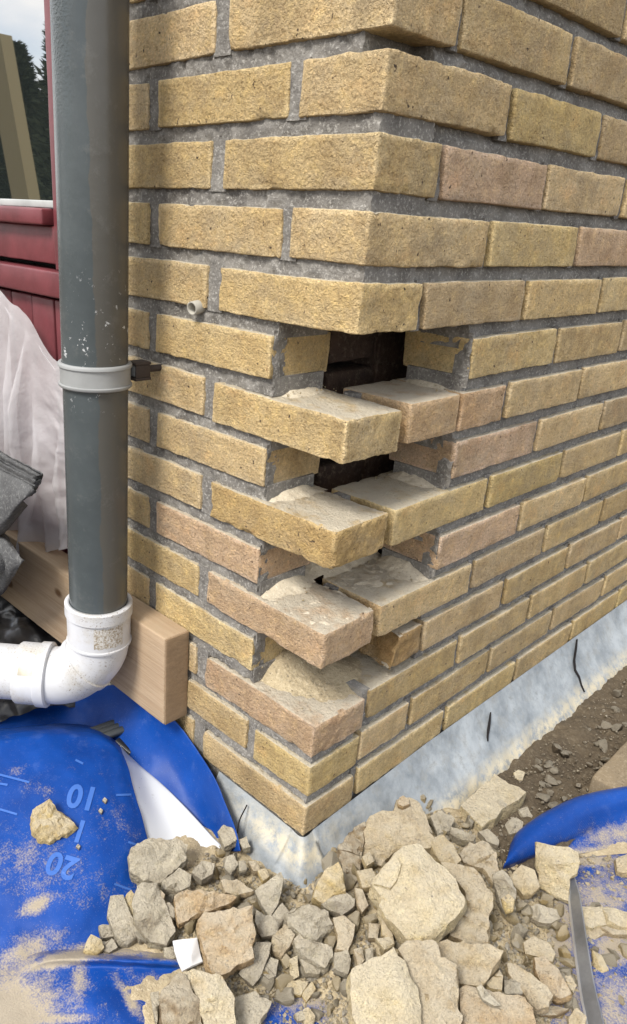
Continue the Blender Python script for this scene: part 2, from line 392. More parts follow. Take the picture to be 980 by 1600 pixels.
for kk in range(0, 18):
    z = zc(kk); even = kk % 2 == 0
    sh = .11 if kk >= 9 else (.06 if kk > 1 else .03)
    # left face, u = -x
    spans = [(.245, .47), (.488, .588)] if even else [(.124, .348), (.367, .588)]
    prev = .222 if even else .102
    for a, b in spans:
        brick(-(a + b) / 2 + random.uniform(-.001, .001), BW / 2 + random.uniform(-.0012, .0012), z, b - a, 'l', pick('l', kk, a), chips=4)
        joints['l'].append((kk, prev, a)); prev = b
    # right face, v = y
    v0 = .118 if even else .24
    prev = .108 if even else .228
    i = 0
    while v0 < 2.0:
        b = v0 + .228
        if kk == 8 and i == 0:
            brick(-BW / 2, v0 + .056, z, .109, 'r', PINK, ('crackA',), 'pinkish buff brick piece left of a hairline crack', shear=sh)
            brick(-BW / 2, v0 + .172, z, .112, 'r', (.55, .375, .235), ('crackB',), 'pinkish buff brick piece right of a hairline crack', shear=sh)
        else:
            brick(-BW / 2 + random.uniform(-.001, .001), (v0 + b) / 2 + random.uniform(-.0012, .0012), z, .228, 'r', pick('r', kk, v0), shear=sh)
        joints['r'].append((kk, prev, v0)); prev = b; v0 = b + .012; i += 1
    # corner brick
    if even:
        L = {4: .224, 6: .222, 8: .224}.get(kk, .222)
        col = {4: PINK, 2: PINK, 6: (.50, .35, .15), 8: BUFF, 0: TAN, 10: BUFF, 12: BUFF, 14: BUFF}.get(kk, BUFF)
        lab = {8: 'buff corner brick jutting out under the upper gap', 6: 'pale chipped corner brick jutting out in the middle', 4: 'pinkish corner brick jutting out, lowest of the three', 2: 'pinkish corner brick coated in brick dust'}.get(kk)
        zz = z - (.004 if kk == 8 else 0) - (.006 if kk in (0, 2) else 0)
        cb = brick(-L / 2 + .0005, BW / 2 - (.004 if kk in (4, 6, 8) else 0), zz, L, 'l', col, ('corner', kk), lab, c=.004, rough=1.7 if kk in (4, 6, 2) else 1.25, chips=14 if kk in (4, 6) else 8, r=.0020)
        if kk in (4, 6, 8): cb.scale = (1, .945, 1)
    elif kk not in MISSING:
        if kk == 1:
            brick(-BW / 2, .054, z - .004, .108, 'r', YEL, ('c1a',), 'mustard brick piece at the corner left of a crack', c=.005, rough=1.4)
            brick(-BW / 2, .170, z, .116, 'r', BUFF, ('c1b',), 'buff brick piece right of a crack near the foot', c=.005)
        else:
            brick(-BW / 2 + .0005, .114, z, .228, 'r', TAN if kk > 11 else BUFF, ('cornero', kk), c=.0045, rough=1.4, chips=5)
# broken remnant of course 3
V_, F__, hs = boxgrid(.085, .10, .05, .004, .0045); P_, n_ = rounded(V_, hs, .004)
P_ = P_ + n_ * (.0022 * fnoise(V_, 45, 3, 3))[:, None]
cut = np.clip((-P_[:, 0] - .012 + .35 * P_[:, 2] + .3 * (P_[:, 1] + .02) + .006 * fnoise(V_, 60, 2, 8)), 0, None); P_[:, 0] += cut * .9; P_[:, 2] -= cut * .25
o = link('broken_brick', mesh('broken_brick', P_, F__, 40), M['brick'], wall); o.location = (-.05, .188, zc(3) + .002); o.rotation_euler = (0, 0, math.pi / 2); o.color = (.40, .27, .13, 1)
o['label'] = 'broken stub of a brick low in the ragged corner'

# mortar: strips with a rough front
def strip(VV, FF, face, u0, u1, z0, z1, rec, cell=.0035, depth=.095, seed=0, amp=.0030):
    nu = max(2, int((u1 - u0) / cell) + 1); nz_ = max(2, int((z1 - z0) / cell) + 1)
    U = np.linspace(u0, u1, nu); Z = np.linspace(z0, z1, nz_); b = len(VV)
    uu, zz = np.meshgrid(U, Z, indexing='ij'); uu = uu.ravel(); zz = zz.ravel()
    Q = np.stack([uu, zz * 1.0, np.full_like(uu, 3.3 if face == 'l' else 7.7)], 1)
    d = rec + amp * fnoise(Q, 130, 3, 21) + .0016 * vnoise(Q, 18, 4)
    if face == 'r' and u1 - u0 > .05: d = d + .007 * np.clip((zz - z1 + .010) / .006, 0, 1) * np.clip(.6 + vnoise(Q, 12, 77), 0, 1.4)
    P = np.stack([-uu, d, zz], 1) if face == 'l' else np.stack([-d, uu, zz], 1)
    VV.extend(P)
    for i in range(nu - 1):
        for j in range(nz_ - 1):
            q = (b + i * nz_ + j, b + (i + 1) * nz_ + j, b + (i + 1) * nz_ + j + 1, b + i * nz_ + j + 1)
            FF.append(q[::-1] if face == 'l' else q)
    # back box
    ring = [b + i * nz_ for i in range(nu)] + [b + (nu - 1) * nz_ + j for j in range(1, nz_)] + [b + i * nz_ + nz_ - 1 for i in range(nu - 2, -1, -1)] + [b + j for j in range(nz_ - 2, 0, -1)]
    bb = len(VV)
    for r in ring:
        p = np.array(VV[r]); p[1 if face == 'l' else 0] = depth if face == 'l' else -depth; VV.append(p)
    m = len(ring)
    for i in range(m): FF.append((ring[i], ring[(i + 1) % m], bb + (i + 1) % m, bb + i))
MV, MF = [], []
for j in range(0, 18):
    z1 = j * PITCH + .003; z0 = (j - 1) * PITCH + BH - .003
    hole = j in MISSING or j - 1 in MISSING
    if j == 0: z0 = -.02
    strip(MV, MF, 'l', .1215 if hole else (.034 if j == 14 else .0045), .588, z0, z1, .0062)
    strip(MV, MF, 'r', .2385 if hole else (.085 if j == 14 else .0065), 2.0, z0, z1, .0095, .005)
for f in 'lr':
    for kk, a, b in joints[f]:
        if kk in MISSING and a < (.11 if f == 'l' else .23): 
            continue
        if f == 'r' and kk in (4, 6, 8) and a < .12: 
            strip(MV, MF, f, a - .002, b + .003, kk * PITCH - .001, kk * PITCH + BH - .002, .075, .005); continue
        strip(MV, MF, f, a - .003, b + .003, kk * PITCH - .002, kk * PITCH + BH + .002, .004 if f == 'l' else .0065, .005, amp=.0018)
obj('mortar', MV, MF, M['mortar'], wall, smooth=60)

# rough mortar stubs left on the exposed brick ends, and dust drifts on the ledges
def blob(name, c, r, mat, seed, parent=None, sub=3, amp=.35, freq=1.6):
    bm = bmesh.new(); bmesh.ops.create_icosphere(bm, subdivisions=sub, radius=1.0)
    P = np.array([v.co for v in bm.verts]); F_ = [[v.index for v in f.verts] for f in bm.faces]; bm.free()
    P = P * (1 + amp * fnoise(P + seed * 3.1, freq, 3, seed))[:, None]
    return obj(name, P * np.array(r) + np.array(c), F_, mat, parent, 180)
def smear(plane, c0, a0, a1, z0, z1, seed, thr=0.0, th=.004, mat='mortar'):
    """crust of mortar still stuck on a brick end: plane 'x' (end looks +x) or 'y' (end looks -y)"""
    n1 = max(4, int(abs(a1 - a0) / .003)); n2 = max(4, int((z1 - z0) / .003)); A_ = np.linspace(a0, a1, n1); Z_ = np.linspace(z0, z1, n2)
    aa, zz = np.meshgrid(A_, Z_, indexing='ij'); aa = aa.ravel(); zz = zz.ravel(); Q = np.stack([aa, zz, np.full_like(aa, seed * 1.3)], 1)
    ed = (np.abs(aa - (a1 if plane == 'x' else a0)) / abs(a1 - a0)) * 1.3 - .3
    h = th * (fnoise(Q, 60, 3, seed) * .9 + .35 - thr) * np.clip(ed + .2, 0, 1) + .0006 * fnoise(Q, 220, 2, seed + 1); h = np.clip(h, -.003, None)
    P = np.stack([c0 + h, aa, zz], 1) if plane == 'x' else np.stack([aa, c0 - h, zz], 1)
    F_ = [(p * n2 + q, (p + 1) * n2 + q, (p + 1) * n2 + q + 1, p * n2 + q + 1) for p in range(n1 - 1) for q in range(n2 - 1)]
    return obj('mortar_remnant', P, F_, M[mat], wall, smooth=60)
for kk in MISSING:
    z = kk * PITCH
    smear('x', -.1245, .002, .026, z - .012, z + BH + .006, kk, .15, .005)
    if kk > 3:
        smear('y', .2405, -.026, -.002, z - .012, z + BH + .006, kk + 40, .05, .006)
        smear('y', .2400, -.104, -.02, z + .036, z + BH + .012, kk + 80, .1, .006)
k = NT('spalled_clay'); v = k.coord('Object'); k.color(k.mix(k.noise(v, 120, 4, .7, .35, .65), (.40, .20, .085), (.55, .36, .18))); k.set(Roughness=.95); k.bump([(k.noise(v, 240, 4, .7), .004)], .9); M['spall'] = k.m
smear('y', .0006, -.168, -.128, 9 * PITCH + .010, 9 * PITCH + .046, 5, .25, .004, 'spall')
def drift(kk, hfun, x0=-.128, y1=.25, mat='dust', nx=52, ny=84):
    zt = kk * PITCH + BH - (.004 if kk == 8 else 0) - (.006 if kk == 2 else 0)
    X = np.linspace(x0, -.006, nx); Y = np.linspace(.006, y1, ny); xx, yy = np.meshgrid(X, Y, indexing='ij')
    Q = np.stack([xx.ravel(), yy.ravel(), np.full(xx.size, kk * 1.7)], 1)
    h0 = hfun(xx.ravel(), yy.ravel()); h = h0 + .0016 * fnoise(Q, 70, 4, 5 + kk) + .0022 * np.clip(fnoise(Q, 160, 2, 31 + kk) - .35, 0, 1)
    V = np.stack([Q[:, 0], Q[:, 1], zt + h], 1)
    F_ = [(i * ny + j, (i + 1) * ny + j, (i + 1) * ny + j + 1, i * ny + j + 1) for i in range(nx - 1) for j in range(ny - 1) if min(h0[i * ny + j], h0[(i + 1) * ny + j], h0[(i + 1) * ny + j + 1], h0[i * ny + j + 1]) > -.1 and not (kk in (4, 6, 8) and .1005 < Y[j] + .0028 * math.sin(X[i] * 90 + kk) + .002 * math.sin(X[i] * 230) < .1195 and X[i] > -.11)]
    o = obj('dust_drift', V, F_, M[mat], wall, smooth=180); o['kind'] = 'stuff'; return o
def bump_(d, w): return np.exp(-(d / w) ** 2)
def base_h(x, y, lo=-.0035, a=.010, b=.011):
    tl = np.clip((y - .004) / .035, 0, 1) * np.clip((.110 - y) / .03, 0, 1); tr2 = np.clip((-.004 - x) / .04, 0, 1) * np.clip((x + .108) / .03, 0, 1)
    return lo + a * bump_(x + .128, .020) * tl + b * bump_(y - .243, .018) * tr2
def keep_out(x, y, h, k):              # open cavity behind the ledge (between the leaves)
    return np.where((x < -.108 + .004) & (y > .112), -.2, h)
drift(8, lambda x, y: keep_out(x, y, base_h(x, y, -.0030), 8), mat='dust')
drift(6, lambda x, y: keep_out(x, y, base_h(x, y, -.0030, .012, .012), 6), mat='dust')
drift(4, lambda x, y: base_h(x, y, -.0024, .014, .016) + .003 * bump_(y - .17, .05) * bump_(x + .07, .05) + np.clip((-x - .100) / .05, 0, 1.3) * np.clip((y - .095) / .03, 0, 1) * .034, x0=-.20, mat='dust', nx=76)
drift(2, lambda x, y: -.0026 + np.clip((y - .003) / .03, 0, 1) * np.clip((-.003 - x) / .03, 0, 1) * (.036 * bump_(x + .122, .035) * bump_(y - .075, .05) + .016 * bump_(x + .07, .05) * bump_(y - .12, .06)) - .02 * (y > .22), mat='rubble')
# inner leaf of dark bricks seen in the cavity, with an unseen core and lid added against light leaks
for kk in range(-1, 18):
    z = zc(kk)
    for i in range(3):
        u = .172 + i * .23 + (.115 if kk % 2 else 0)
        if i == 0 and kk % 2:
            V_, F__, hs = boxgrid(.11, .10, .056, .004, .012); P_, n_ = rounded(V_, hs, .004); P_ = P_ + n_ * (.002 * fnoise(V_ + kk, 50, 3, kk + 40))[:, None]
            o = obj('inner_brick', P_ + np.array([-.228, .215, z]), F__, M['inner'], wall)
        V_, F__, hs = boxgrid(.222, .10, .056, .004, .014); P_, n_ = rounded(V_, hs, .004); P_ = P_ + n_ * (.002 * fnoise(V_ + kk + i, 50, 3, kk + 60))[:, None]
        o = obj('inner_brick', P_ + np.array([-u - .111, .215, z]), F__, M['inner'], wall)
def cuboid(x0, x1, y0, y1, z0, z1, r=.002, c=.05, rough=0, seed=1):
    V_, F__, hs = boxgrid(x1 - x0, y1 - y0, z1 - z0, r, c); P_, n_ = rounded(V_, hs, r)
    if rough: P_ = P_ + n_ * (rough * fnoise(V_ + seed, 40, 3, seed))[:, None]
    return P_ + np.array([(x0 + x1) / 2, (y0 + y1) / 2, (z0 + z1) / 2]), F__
obj('light_stop_core', *cuboid(-.9, -.172, .275, 2.0, -.1, 1.24), M['inner'], wall)  # unseen dark filler, added to keep stray light out of the cavity
obj('light_stop_core', *cuboid(-.30, -.175, .268, 2.0, -.1, 1.235), M['inner'], wall)
obj('light_stop_lid', *cuboid(-.6, -.003, .004, 2.0, 1.2335, 1.26), M['mortar'], wall)  # unseen lid, added to stop light entering the cavity from above
obj('footing', *cuboid(-.585, -.008, .009, 2.0, -.14, -.003), M['mortar'], wall)
# little tube stub and rusty stain near it
p = ony(308, 476, 0); V_, F_ = tube([p + [0, .02, 0], p + [.004, -.012, -.004]], [.0085, .0085], 24, False)
tb = tag(obj_at('weep_tube', V_, F_, M['tubegrey']), 'short grey plastic tube stub poking from a mortar joint beside the downpipe', 'tube stub')
solid(tb, .002, -1)

# ------------------------------------------------------------------ flashing at the foot of the wall
fl = empty('wall_flashing', (.04, .3, -.085)); tag(fl, 'pale grey coated lead flashing strip along the foot of the brick corner', 'flashing')
s_vals = []; 
prof = [(.0, .006), (.004, .0), (.012, -.012), (.024, -.028), (.042, -.046), (.060, -.064), (.074, -.080), (.086, -.10)]
prof = catmull(prof, 26)
path = [('l', u) for u in np.linspace(.178, .02, 50)] + [('c', a) for a in np.linspace(0, 1, 16)] + [('r', v) for v in np.concatenate([np.linspace(.02, .7, 140), np.linspace(.71, 2.0, 90)])]
FV, FFc, sand = [], [], []
for i, (t, u) in enumerate(path):
    for d, z in prof:
        if t == 'l': b = np.array([-u, -.001, 0]); nn = np.array([0, -1., 0])
        elif t == 'r': b = np.array([.001, u, 0]); nn = np.array([1., 0, 0])
        else:
            a = u * math.pi / 2; nn = np.array([math.sin(a), -math.cos(a), 0]); b = np.array([-.02 * (1 - u) + .001 * u, -.001 * (1 - u) + .02 * u, 0])
            b = b + .014 * math.sin(u * math.pi) * unit([1, -1, 0])
        sc_ = .72 if t == 'l' else (.72 + .28 * u if t == 'c' else 1)
        zo = -.012 * (1 if t in 'lc' else max(0, 1 - u / .3))
        pt = b + nn * d * sc_ + [0, 0, z + zo]
        cw = 1.0 if t == 'c' else math.exp(-((u - .02) / .10) ** 2)
        wr = (.0035 * mnoise.noise(Vector(pt * 22)) + .0015 * mnoise.noise(Vector(pt * 60)) + cw * (.006 * mnoise.noise(Vector((u * 9 if t != 'c' else u * 3, d * 30, 4 if t == 'l' else 9)))))
        f = min(1, d / .02)
        FV.append(pt + nn * wr * f + [0, 0, wr * f * .7])
        sand.append(min(1, (max(0, (d - .050) / .02)) + (1.0 * cw * max(0, 1 - abs(d - .016) / .02) if t != 'r' else .4 * cw * max(0, 1 - abs(d - .012) / .012))))
npf = len(prof)
for i in range(len(path) - 1):
    for j in range(npf - 1): FFc.append((i * npf + j, (i + 1) * npf + j, (i + 1) * npf + j + 1, i * npf + j + 1)[::-1])
fo = obj('lead_strip', FV, FFc, M['flash'], fl, smooth=180)
at = fo.data.attributes.new('sand', 'FLOAT', 'POINT'); at.data.foreach_set('value', sand)
def flsurf(v, d):
    z = np.interp(d, prof[:, 0], prof[:, 1]); return np.array([.001 + d, v, z])
def slit(pts):
    V, F_ = [], []; m = len(pts)
    for i, (v, d, wd) in enumerate(pts):
        p = flsurf(v, d); n = unit([.75, 0, .65]); wd *= .6; V += [p + n * .0018 + [0, -wd, 0], p + n * .0022 + [0, wd, 0]]
        if i: F_.append((2 * i - 2, 2 * i - 1, 2 * i + 1, 2 * i))
    o = obj('crack', V, F_, M['darkgap'], fl); solid(o, .003, -1)  # raised near-black strip painted as the shaded opening of a crack
slit([(v, d, wd) for v, d, wd in ((.856, .003, .002), (.838, .012, .005), (.815, .022, .0045), (.80, .034, .004), (.80, .045, .003), (.792, .056, .002), (.79, .066, .0008))])
slit([(.488, .012, .0005), (.476, .019, .004), (.463, .026, .0055), (.452, .032, .003), (.446, .037, .0006)])
p0, p1, p2, p3 = (onz(*q) for q in ((386, 1258, -.015), (374, 1283, -.024), (371, 1306, -.04), (384, 1262, -.016)))
V_, F_ = tube(catmull([p0, p3, p1, p2], 12), [.0011] * 12, 8)
tag(obj_at('wire', V_, F_, M['darkgap']), 'thin dark wire end bent over the flashing left of the corner', 'wire')

# ------------------------------------------------------------------ ground of the right-hand strip: mud and slab
nx, ny = 60, 300
X = np.linspace(.045, .235, nx); Y = np.linspace(.16, 1.8, ny); xx, yy = np.meshgrid(X, Y, indexing='ij')
Q = np.stack([xx.ravel(), yy.ravel(), np.zeros(xx.size)], 1)
zz = -.084 + .006 * fnoise(Q, 16, 3, 2) + .004 * fnoise(Q, 70, 3, 5) - .03 * np.clip((.075 - Q[:, 0]) / .03, 0, 1)
F_ = [(i * ny + j, (i + 1) * ny + j, (i + 1) * ny + j + 1, i * ny + j + 1) for i in range(nx - 1) for j in range(ny - 1)]
tag(obj('mud_strip', np.stack([Q[:, 0], Q[:, 1], zz], 1), F_, M['mud'], smooth=180), kind='structure')
V_, F_ = cuboid(.198, .62, .52, 2.2, -.13, -.052, .004, .03, .0012)
tag(obj_at('paving_slab', V_, F_, M['slab']), 'dusty brown slab edge running beside the muddy strip at the right', 'slab')

# ------------------------------------------------------------------ rubble bed height field
ctl = [(340,1335,-.072),(430,1370,-.066),(500,1390,-.06),(560,1310,-.062),(640,1270,-.066),(640,1400,-.045),(600,1500,-.05),(640,1590,-.06),(750,1400,-.06),(760,1500,-.066),
 (730,1310,-.075),(830,1450,-.084),(830,1550,-.084),(450,1450,-.066),(350,1450,-.066),(260,1400,-.070),(225,1440,-.078),(300,1550,-.080),(420,1530,-.086),(400,1600,-.09),(900,1450,-.0985),
 (960,1450,-.10),(850,1350,-.097),(900,1560,-.099),(960,1330,-.094),(760,1230,-.088),(205,1390,-.09),(180,1500,-.084),(460,1585,-.098),(500,1570,-.094),(560,1700,-.08),(800,1700,-.088),(250,1700,-.088),
 (245,1335,-.07),(300,1330,-.07),(195,1330,-.10),(150,1450,-.10),(60,1500,-.095),(955,1500,-.097),(985,1360,-.097),(880,1390,-.099),(850,1240,-.09),(280,1500,-.085)]
CP = np.array([onz(*c) for c in ctl])
def tps(r2): return r2 * np.log(r2 + 1e-9)
d2 = ((CP[:, None, :2] - CP[None, :, :2]) ** 2).sum(-1); nC = len(CP)
A = np.zeros((nC + 3, nC + 3)); A[:nC, :nC] = tps(d2) + 1e-4 * np.eye(nC); A[:nC, nC] = 1; A[:nC, nC + 1:] = CP[:, :2]; A[nC:, :nC] = A[:nC, nC:].T
sol = np.linalg.solve(A, np.concatenate([CP[:, 2], [0, 0, 0]]))
GX = np.linspace(-.32, .62, 236); GY = np.linspace(-.50, .46, 241)
gx, gy = np.meshgrid(GX, GY, indexing='ij'); q = np.stack([gx.ravel(), gy.ravel()], 1)
B0 = tps(((q[:, None, :] - CP[None, :, :2]) ** 2).sum(-1)) @ sol[:nC] + sol[nC] + q @ sol[nC + 1:]
dmin = np.sqrt(((q[:, None, :] - CP[None, :, :2]) ** 2).sum(-1)).min(1)
B0 = np.clip(B0 + .004 * np.clip((B0 + .085) / .01, 0, 1), -.11, .0) - np.clip((dmin - .06) / .1, 0, 1) * .03
Q3 = np.concatenate([q, np.zeros((len(q), 1))], 1)
rough_ = np.clip((B0 + .095) / .03, .25, 1)
BZ = (B0 + rough_ * (.0055 * fnoise(Q3, 28, 3, 3) + .0032 * fnoise(Q3, 110, 2, 8))).reshape(gx.shape)
B0g = B0.reshape(gx.shape)
def bed(x, y):
    i = (x - GX[0]) / (GX[1] - GX[0]); j = (y - GY[0]) / (GY[1] - GY[0])
    if i < 0 or j < 0 or i >= len(GX) - 1 or j >= len(GY) - 1: return -.09
    return float(B0g[int(round(i)), int(round(j))])
def hit(u, v, h):
    d = ray(u, v); p = None
    for t in np.linspace(.5, 1.9, 1400):
        p = CC + d * t
        if p[2] < bed(p[0], p[1]) + h: return p
    return onz(u, v, -.09 + h)
nyb = len(GY)
F_ = [(i * nyb + j, (i + 1) * nyb + j, (i + 1) * nyb + j + 1, i * nyb + j + 1) for i in range(len(GX) - 1) for j in range(nyb - 1)]
tag(obj('rubble_bed', np.stack([gx.ravel(), gy.ravel(), BZ.ravel()], 1), F_, M['rubble'], smooth=180),
    'heap of fine sandy brick dust under the broken bricks', 'rubble', kind='stuff')
# ------------------------------------------------------------------ downpipe, clip, elbow
def axis(z): return np.array([-.3535 - .0165 * (.95 - z) / .7, -.0905, z])
dp = empty('downpipe', axis(.24)); tag(dp, 'tall grey plastic downpipe with flecks of white paint', 'downpipe')
zs = np.linspace(.225, 1.5, 60); V_, F_ = tube([axis(z) for z in zs], [.0436] * 60, 64, False)
po = obj('pipe', np.array(V_) - 0, F_, M['pvc'], dp, 180)
# keep object coordinates centred on the pipe for its material, then thicken
solid(po, .003, -1)
pc = empty('pipe_clip', axis(.60)); tag(pc, 'pale grey pipe clip round the downpipe with a rusty wall bolt', 'pipe clip')
c0 = axis(.592)
prf = [(.0440, -.0165), (.0475, -.0165), (.0490, -.015), (.0490, -.0125), (.0470, -.0115), (.0466, 0), (.0470, .0095), (.0490, .0105), (.0490, .014), (.0475, .0155), (.0440, .0155)]
V_, F_ = [], []
for i in range(72):
    a = 2 * math.pi * i / 72
    for r, dz in prf: V_.append(c0 + [r * math.cos(a), r * math.sin(a), dz])
m_ = len(prf)
for i in range(72):
    for j in range(m_ - 1): F_.append((i * m_ + j, ((i + 1) % 72) * m_ + j, ((i + 1) % 72) * m_ + j + 1, i * m_ + j + 1))
obj('band', V_, F_, M['clip'], pc, 50)
# ears, socket and bolt towards the wall, on the side we see
lx, ly = c0[0] + .006, c0[1] + .046
for dz in (-.009, .012):
    obj('lug', *cuboid(lx, lx + .022, ly, ly + .026, c0[2] + dz - .002, c0[2] + dz + .002, .001, .02), M['rust'], pc)
obj('lug_plate', *cuboid(lx + .0185, lx + .0215, ly + .001, ly + .025, c0[2] - .0068, c0[2] + .0098, .001, .02), M['rust'], pc)
obj('socket', *cuboid(lx + .002, lx + .0180, ly + .002, ly + .022, c0[2] - .0065, c0[2] + .0095, .002, .02), M['clip'], pc)
q0 = np.array([lx + .015, ly + .022, c0[2] + .003]); V_, F_ = tube([q0, q0 + [0, .02, 0], [q0[0], .03, q0[2]]], [.0048] * 3, 12); obj('bolt', V_, F_, M['rust'], pc)

eb = empty('pipe_elbow', axis(.10)); tag(eb, 'white plastic elbow bend with brown specks under the grey downpipe', 'pipe elbow')
hd = unit([-.70, -.70, .02]); Rb = .062
z_s = .178; A0 = axis(z_s)
pth = [axis(.235), axis(.205), axis(z_s)]
arc = []
for t in np.linspace(0, 1, 22)[1:]:
    a = t * math.radians(45); arc.append(A0 + hd * Rb * (1 - math.cos(a)) + np.array([0, 0, -1.]) * Rb * math.sin(a))
d1 = unit(hd * math.sin(math.radians(45)) + np.array([0, 0, -1.]) * math.cos(math.radians(45)))
B0_ = arc[-1]; st = B0_ + d1 * .022
arc2 = []
for t in np.linspace(0, 1, 18)[1:]:
    a = t * math.radians(47); u2 = unit(hd - d1 * np.dot(hd, d1)); arc2.append(st + d1 * .055 * math.sin(a) + u2 * .055 * (1 - math.cos(a)))
endp = arc2[-1]; de = unit(arc2[-1] - arc2[-2])
r0 = .0465
V_, F_ = tube([axis(.246), axis(.2455), axis(.244), axis(.226), axis(.224)], [.0445, .0495, .0515, .0515, .0488], 64, False); solid(obj('socket_rim', V_, F_, M['wpvc'], eb, 50), .002, -1)
V_, F_ = tube([axis(.226), axis(.20), axis(z_s)], [.0488, .0486, .0486], 64, False); obj('socket', V_, F_, M['wpvc'], eb, 180)
V_, F_ = tube([axis(z_s + .002), axis(z_s + .001), axis(z_s - .002), axis(z_s - .003)], [.0486, .0502, .0502, .047], 64, False); obj('seam_ring', V_, F_, M['wpvc'], eb, 50)
V_, F_ = tube([A0 + [0, 0, -.001]] + arc + [st], [r0] * (len(arc) + 2), 64, False); obj('bend', V_, F_, M['wpvc'], eb, 180)
V_, F_ = tube([B0_ - d1 * .001, B0_, B0_ + d1 * .010, B0_ + d1 * .0105], [r0, .0492, .0492, r0], 64, False); obj('bend_collar', V_, F_, M['wpvc'], eb, 40)
V_, F_ = tube([st] + arc2 + [endp + de * .012], [r0 - .0005] * (len(arc2) + 2), 64, False); obj('bend', V_, F_, M['wpvc'], eb, 180)
c1 = endp + de * .004
V_, F_ = tube([c1, c1 + de * .0005, c1 + de * .002, c1 + de * .017, c1 + de * .019, c1 + de * .050, c1 + de * .052, c1 + de * .0525], [r0, .0505, .0525, .0525, .0495, .0495, .0480, .045], 64, False); obj('socket', V_, F_, M['wpvc'], eb, 40)
V_, F_ = tube([c1 + de * .048, c1 + de * .32], [.0440, .0440], 64, False); obj('outlet_pipe', V_, F_, M['wpvc'], eb, 180)
lp = c1 + de * .03; nv_ = unit(unit([.5, -.55, .85]) - de * np.dot(unit([.5, -.55, .85]), de))
bin_ = np.cross(de, nv_)
LV, LF = [], []
for i in range(9):
    for j, t in ((0, -.011), (1, .011)):
        a = -.35 + i * .09; LV.append(lp + de * t + (nv_ * math.cos(a) + bin_ * math.sin(a)) * .0499)
for i in range(8): LF.append((2 * i, 2 * i + 1, 2 * i + 3, 2 * i + 2))
stain = plain('tan_label', (.62, .57, .46), .7, .2, None, 300, .4).m
obj('label_patch', LV, LF, stain, eb, 180)
SV, SF = [], []
for i in range(13):
    for j, z in ((0, .186), (1, .2205)):
        a = math.radians(-42 + i * 4.6); p = axis(z); SV.append(p + [.04885 * math.cos(a), .04885 * math.sin(a), .0015 * math.sin(i * 2.1)])
for i in range(12): SF.append((2 * i, 2 * i + 2, 2 * i + 3, 2 * i + 1))
k = NT('grit_residue'); v = k.coord('Object'); k.color(k.mix(k.noise(v, 300, 4, .7, .42, .6), (.56, .54, .50), (.27, .22, .15))); k.set(Roughness=.95); k.bump([(k.noise(v, 400, 3, .7), .002)], .8)
obj('glue_residue', SV, SF, k.m, eb, 180)
# ------------------------------------------------------------------ plank
pk = empty('timber_plank', (-.26, -.023, .055)); tag(pk, 'thick planed timber plank lying on edge against the wall behind the elbow', 'plank')
V_, F_ = cuboid(-.86, -.262, -.0465, -.0005, .054, .2105, .003, .02, .0004); obj('plank', V_, F_, M['timber'], pk)
V_, F_ = cuboid(-.2618, -.2592, -.0455, -.0015, .055, .2095, .001, .006, .0006); obj('end_grain', V_, F_, M['endgrain'], pk)

# ------------------------------------------------------------------ window and red cladding
wn = empty('window', (-.9, .03, .79)); tag(wn, 'red framed window behind the downpipe reflecting sky and trees', 'window')
obj('pane', *cuboid(-1.55, -.634, .032, .038, .800, 1.7, .0005, 1), M['glass'], wn, 0)
obj('frame_stile', *cuboid(-.640, -.5885, .016, .075, .70, 1.72, .003, .05, .0005), M['redpaint'], wn)
obj('bead', *cuboid(-1.55, -.641, .018, .031, .792, .803, .002, .05), plain('grey_glazing_bead', (.36, .37, .36), .6).m, wn)
obj('sill', *cuboid(-1.6, -.6485, .0005, .070, .7665, .7915, .004, .03, .0006), M['redpaint'], wn)
cl = empty('timber_cladding', (-.9, .05, .0)); tag(cl, 'red painted board cladding below the window sill', 'cladding')
obj('rail', *cuboid(-1.6, -.5885, .0195, .060, .7085, .7660, .003, .03, .0005), M['redpaint'], cl)
obj('moulding', *cuboid(-1.6, -.589, .004, .060, .6585, .6995, .004, .03, .0005), M['redpaint'], cl)
obj('backing', *cuboid(-1.6, -.588, .062, .085, -.12, .79, .001, .2), M['darkgap'], cl)
for i in range(10):
    x1 = -.5895 - .0755 * i - .0005
    bd = link('board', mesh('board', *cuboid(-.036, .036, -.012, .012, -.39, .39, .003, .06, .0006, i)), M['redpaint'], cl)
    bd.location = (x1 - .0365 + .9, .036 + random.uniform(-.001, .001) - .05, .262)
# ------------------------------------------------------------------ plastic sheet over the cladding
cur = []
top = [(-70, 405), (0, 457), (48, 512), (95, 582), (140, 660)]
lowp = [(-70, 900), (0, 880), (50, 870), (100, 856), (150, 850)]
for s in np.linspace(0, 1, 9):
    row = []
    for i in range(5):
        a, b = np.array(top[i]), np.array(lowp[i]); pxy = a * (1 - s) + b * s
        row.append(ony(pxy[0], pxy[1], -.012 + [0, -.006, .004, 0, .006][i] * s))
    cur.append(row)
V_, F_ = loft(cur, 90, 110)
sv = np.repeat(np.linspace(0, 1, 110), 90); uu = np.tile(np.linspace(0, 1, 90), 110)
fold = 0 * uu
for u0, du, wd, am, s0 in ((.22, .05, .030, .030, .0), (.31, .10, .045, .034, .05), (.42, .10, .028, .040, .10), (.50, .16, .05, .020, .2), (.62, -.06, .04, .018, .45), (.70, .10, .03, .022, .35), (.80, .02, .05, .024, .55), (.90, .05, .03, .016, .2), (.08, .04, .05, .03, 0)):
    cu_ = u0 + du * sv + .02 * np.sin(sv * 5 + u0 * 20); x_ = (uu - cu_) / wd
    fold += am * np.clip((sv - s0) * 3 + .15, 0, 1) * np.where(x_ < 0, np.exp(-(x_ * 1.9) ** 2), np.exp(-(x_ * .9) ** 2))
